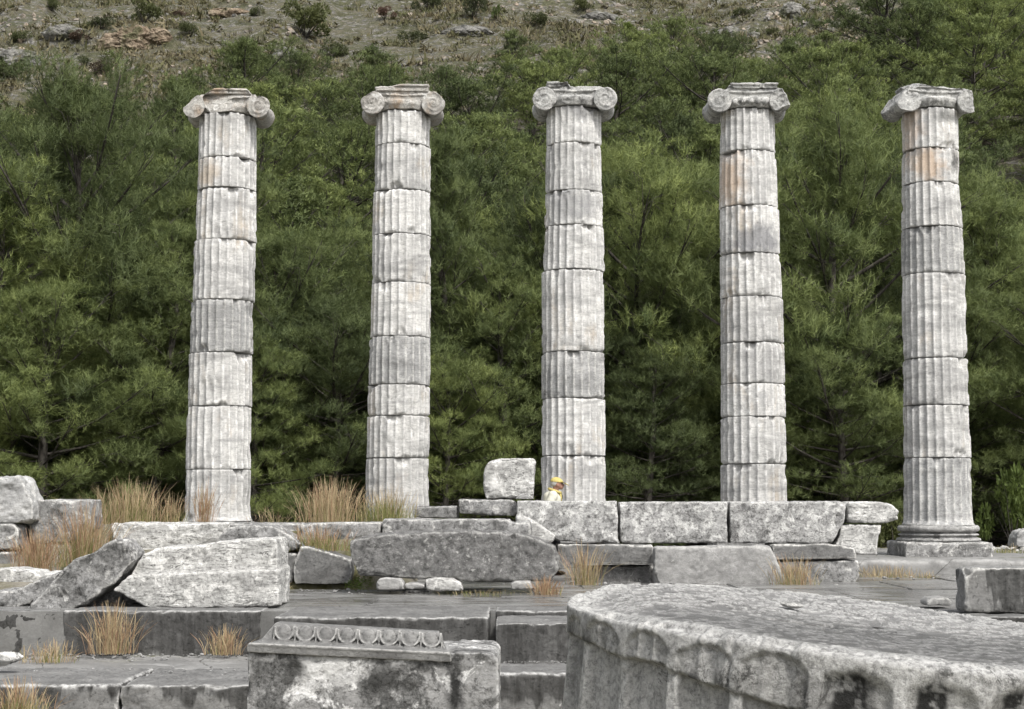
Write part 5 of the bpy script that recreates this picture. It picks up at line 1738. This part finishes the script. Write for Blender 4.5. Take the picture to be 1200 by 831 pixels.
for s in (-1, 1):
    bd.ball((HX - .005, s * .076, HZ - .005), (.022, .012, .032), 10, 7)
    limb(bd, [(.03, s * .12, 1.36), (.03, s * .19, 1.35), (-.01 + s * .05, s * .225, 1.18), (.03 + s * .08, s * .225, 1.06), (.09 + s * .12, s * .22, .90)], [.06, .062, .05, .042, .03], 10)
    hp = Vector((.10 + s * .13, s * .22, .85))
    bd.ball(hp, (.03, .018, .045), 10, 7)
    for f in range(4):
        x = hp.x + .026 - f * .017
        L = (.062, .075, .07, .055)[f]
        limb(bd, [(x, hp.y, hp.z - .03), (x + .006, hp.y - s * .006, hp.z - .03 - L * .55), (x + .002, hp.y - s * .018, hp.z - .03 - L)], [.0095, .009, .007], 6)
    limb(bd, [(hp.x + .025, hp.y - s * .005, hp.z + .015), (hp.x + .05, hp.y - s * .012, hp.z - .012), (hp.x + .055, hp.y - s * .02, hp.z - .045)], [.011, .010, .008], 6)
    st = s * .20
    limb(bd, [(-.01, s * .085, .92), (st * .45, s * .09, .50), (st * .55 - .05, s * .09, .09)], [.095, .062, .04], 10)
    limb(bd, [(st * .55 - .10, s * .09, .04), (st * .55 + .10, s * .095, .03)], [.036, .03], 8)
me = voxel(bd.mesh("person_body"), .0085)
co = get_co(me); set_co(me, laplace(me, co, 2))
me.polygons.foreach_set("use_smooth", np.full(len(me.polygons), True))
me.materials.append(SKIN)
body = link("person_body", me, None, pr)
jk = MB()
limb(jk, [(-.02, 0, .84), (-.01, 0, .95), (0, 0, 1.08), (.01, 0, 1.24), (.025, 0, 1.36), (.05, 0, 1.43)], [.165, .16, .155, .168, .155, .085], 18)
for s in (-1, 1):
    limb(jk, [(.03, s * .09, 1.37), (.03, s * .19, 1.355), (-.01 + s * .05, s * .23, 1.18), (.03 + s * .08, s * .23, 1.06), (.085 + s * .115, s * .222, .92)], [.085, .083, .072, .062, .05], 12)
me = voxel(jk.mesh("jacket"), .011)
co = get_co(me); co = laplace(me, co, 4); no = get_no(me)
set_co(me, co + no * (.010 * fbm(co * 9, 5, 3))[:, None])
me.polygons.foreach_set("use_smooth", np.full(len(me.polygons), True))
link("jacket", me, JACKET, pr)
cl = MB()
ring = [(.062 + .10 * math.cos(a), .088 * math.sin(a), 1.435 - .035 * math.cos(a) + .01) for a in np.linspace(0, 2 * math.pi, 21)]
cl.tube(ring, [.024] * 21, 8)
limb(cl, [(.155, -.03, 1.40), (.165, -.035, 1.33), (.17, -.04, 1.26)], [.022, .02, .016], 8)
link("collar", cl.mesh("collar", True), YELLOW, pr)
sp_ = MB(); limb(sp_, [(.165, -.015, 1.41), (.178, -.02, 1.36), (.18, -.02, 1.30)], [.02, .02, .015], 8)
link("strap", sp_.mesh("strap", True), DARKC, pr)
tr = MB()
limb(tr, [(-.015, 0, .80), (-.01, 0, .95), (0, 0, 1.0)], [.15, .15, .13], 14)
for s in (-1, 1):
    st = s * .20
    limb(tr, [(-.01, s * .085, .90), (st * .45, s * .09, .50), (st * .55 - .05, s * .09, .08)], [.115, .085, .07], 12)
me = voxel(tr.mesh("trousers"), .011)
set_co(me, laplace(me, get_co(me), 3))
me.polygons.foreach_set("use_smooth", np.full(len(me.polygons), True))
link("trousers", me, TROUS, pr)
for s in (-1, 1):
    st = s * .20
    sh = MB(); sh.ball((st * .55, s * .095, .035), (.14, .048, .045), 14, 9)
    link("shoe", sh.mesh("shoe", True), SHOE, pr)
cp_ = MB()
prof = [(.112 * math.cos(a), .085 * math.sin(a)) for a in np.linspace(0, math.pi / 2 - .02, 10)]
vs = []
for r_, h_ in prof:
    for k in range(24):
        tt = 2 * math.pi * k / 24
        vs.append((HX - .008 + r_ * math.cos(tt), r_ * .80 * math.sin(tt), HZ + .042 + h_ - .12 * (r_ * math.cos(tt))))
fs = []
for i in range(len(prof) - 1):
    for k in range(24):
        k2 = (k + 1) % 24
        fs.append((i * 24 + k, i * 24 + k2, (i + 1) * 24 + k2, (i + 1) * 24 + k))
fs.append(tuple(9 * 24 + k for k in range(24)))
cp_.add(vs, fs)
cap_ = link("cap", cp_.mesh("cap", True), YELLOW, pr)
vz = MB()
N_ = 13
up_, dn_ = [], []
for k in range(N_):
    a = -1.15 + 2.3 * k / (N_ - 1)
    x0, y0 = HX + .098 * math.cos(a), .082 * math.sin(a)
    x1, y1 = HX + .03 + .175 * math.cos(a * .8), .085 * math.sin(a)
    z0 = HZ + .045 - .12 * .098 * math.cos(a)
    for lst, dz in ((up_, .012), (dn_, 0)):
        lst.append((x0, y0, z0 + dz)); lst.append((x1, y1, z0 - .060 * math.cos(a) + dz))
vs = up_ + dn_
b = len(up_)
fs = []
for k in range(N_ - 1):
    i = 2 * k
    fs += [(i, i + 1, i + 3, i + 2), (b + i, b + i + 2, b + i + 3, b + i + 1), (i + 1, b + i + 1, b + i + 3, i + 3), (i, i + 2, b + i + 2, b + i)]
vz.add(vs, fs)
link("visor", vz.mesh("visor", True), YELLOW, cap_)
hb = MB(); hb.ball((HX - .025, 0, HZ + .018), (.094, .081, .07), 16, 10)
link("hair", hb.mesh("hair", True), HAIR, pr)
for s in (-1, 1):
    ey = MB(); ey.ball((HX + .088, s * .032, HZ + .012), (.011, .012, .008), 8, 6)
    e_ = link("eye", ey.mesh("eye", True), DARKC, pr)

# ------------------------------------------------------------------ sky, sun, exposure
SUN_EL, SUN_AZ = rad(52), rad(148)       # azimuth from +Y turning to +X: behind the viewer on the right
w = bpy.data.worlds.new("World")
S.world = w
w.use_nodes = True
nt_ = w.node_tree
nt_.nodes.clear()
out = nt_.nodes.new("ShaderNodeOutputWorld"); bg = nt_.nodes.new("ShaderNodeBackground")
sky = nt_.nodes.new("ShaderNodeTexSky"); sky.sky_type = 'NISHITA'; sky.sun_disc = False
sky.sun_elevation = SUN_EL; sky.sun_rotation = SUN_AZ
sky.dust_density = 4.0; sky.air_density = 1.0
hs = nt_.nodes.new("ShaderNodeHueSaturation"); hs.inputs["Saturation"].default_value = .22
nt_.links.new(sky.outputs[0], hs.inputs["Color"]); nt_.links.new(hs.outputs[0], bg.inputs[0]); nt_.links.new(bg.outputs[0], out.inputs[0])
bg.inputs[1].default_value = .105
sl = bpy.data.lights.new("sun", 'SUN')
sl.energy = 1.5
sl.angle = rad(10)
sl.color = (1.0, .965, .91)
so = bpy.data.objects.new("sun", sl)
COL.objects.link(so)
sd = Vector((math.sin(SUN_AZ) * math.cos(SUN_EL), math.cos(SUN_AZ) * math.cos(SUN_EL), math.sin(SUN_EL)))
so.rotation_euler = sd.to_track_quat('Z', 'Y').to_euler()
so.location = (20, -30, 40)

vs_ = S.view_settings
S.display_settings.display_device = 'sRGB'
vs_.view_transform = 'Standard'
vs_.look = 'None'
vs_.exposure = 1.0
vs_.gamma = 1.0
vs_.use_curve_mapping = False
cy = S.cycles
cy.max_bounces = 4
cy.diffuse_bounces = 2
cy.glossy_bounces = 2
cy.transmission_bounces = 2
cy.transparent_max_bounces = 4
cy.caustics_reflective = False
cy.caustics_refractive = False
cy.sample_clamp_indirect = 4.0
cy.use_denoising = True
cy.denoising_prefilter = 'ACCURATE'
cy.use_adaptive_sampling = True
cy.adaptive_threshold = .015
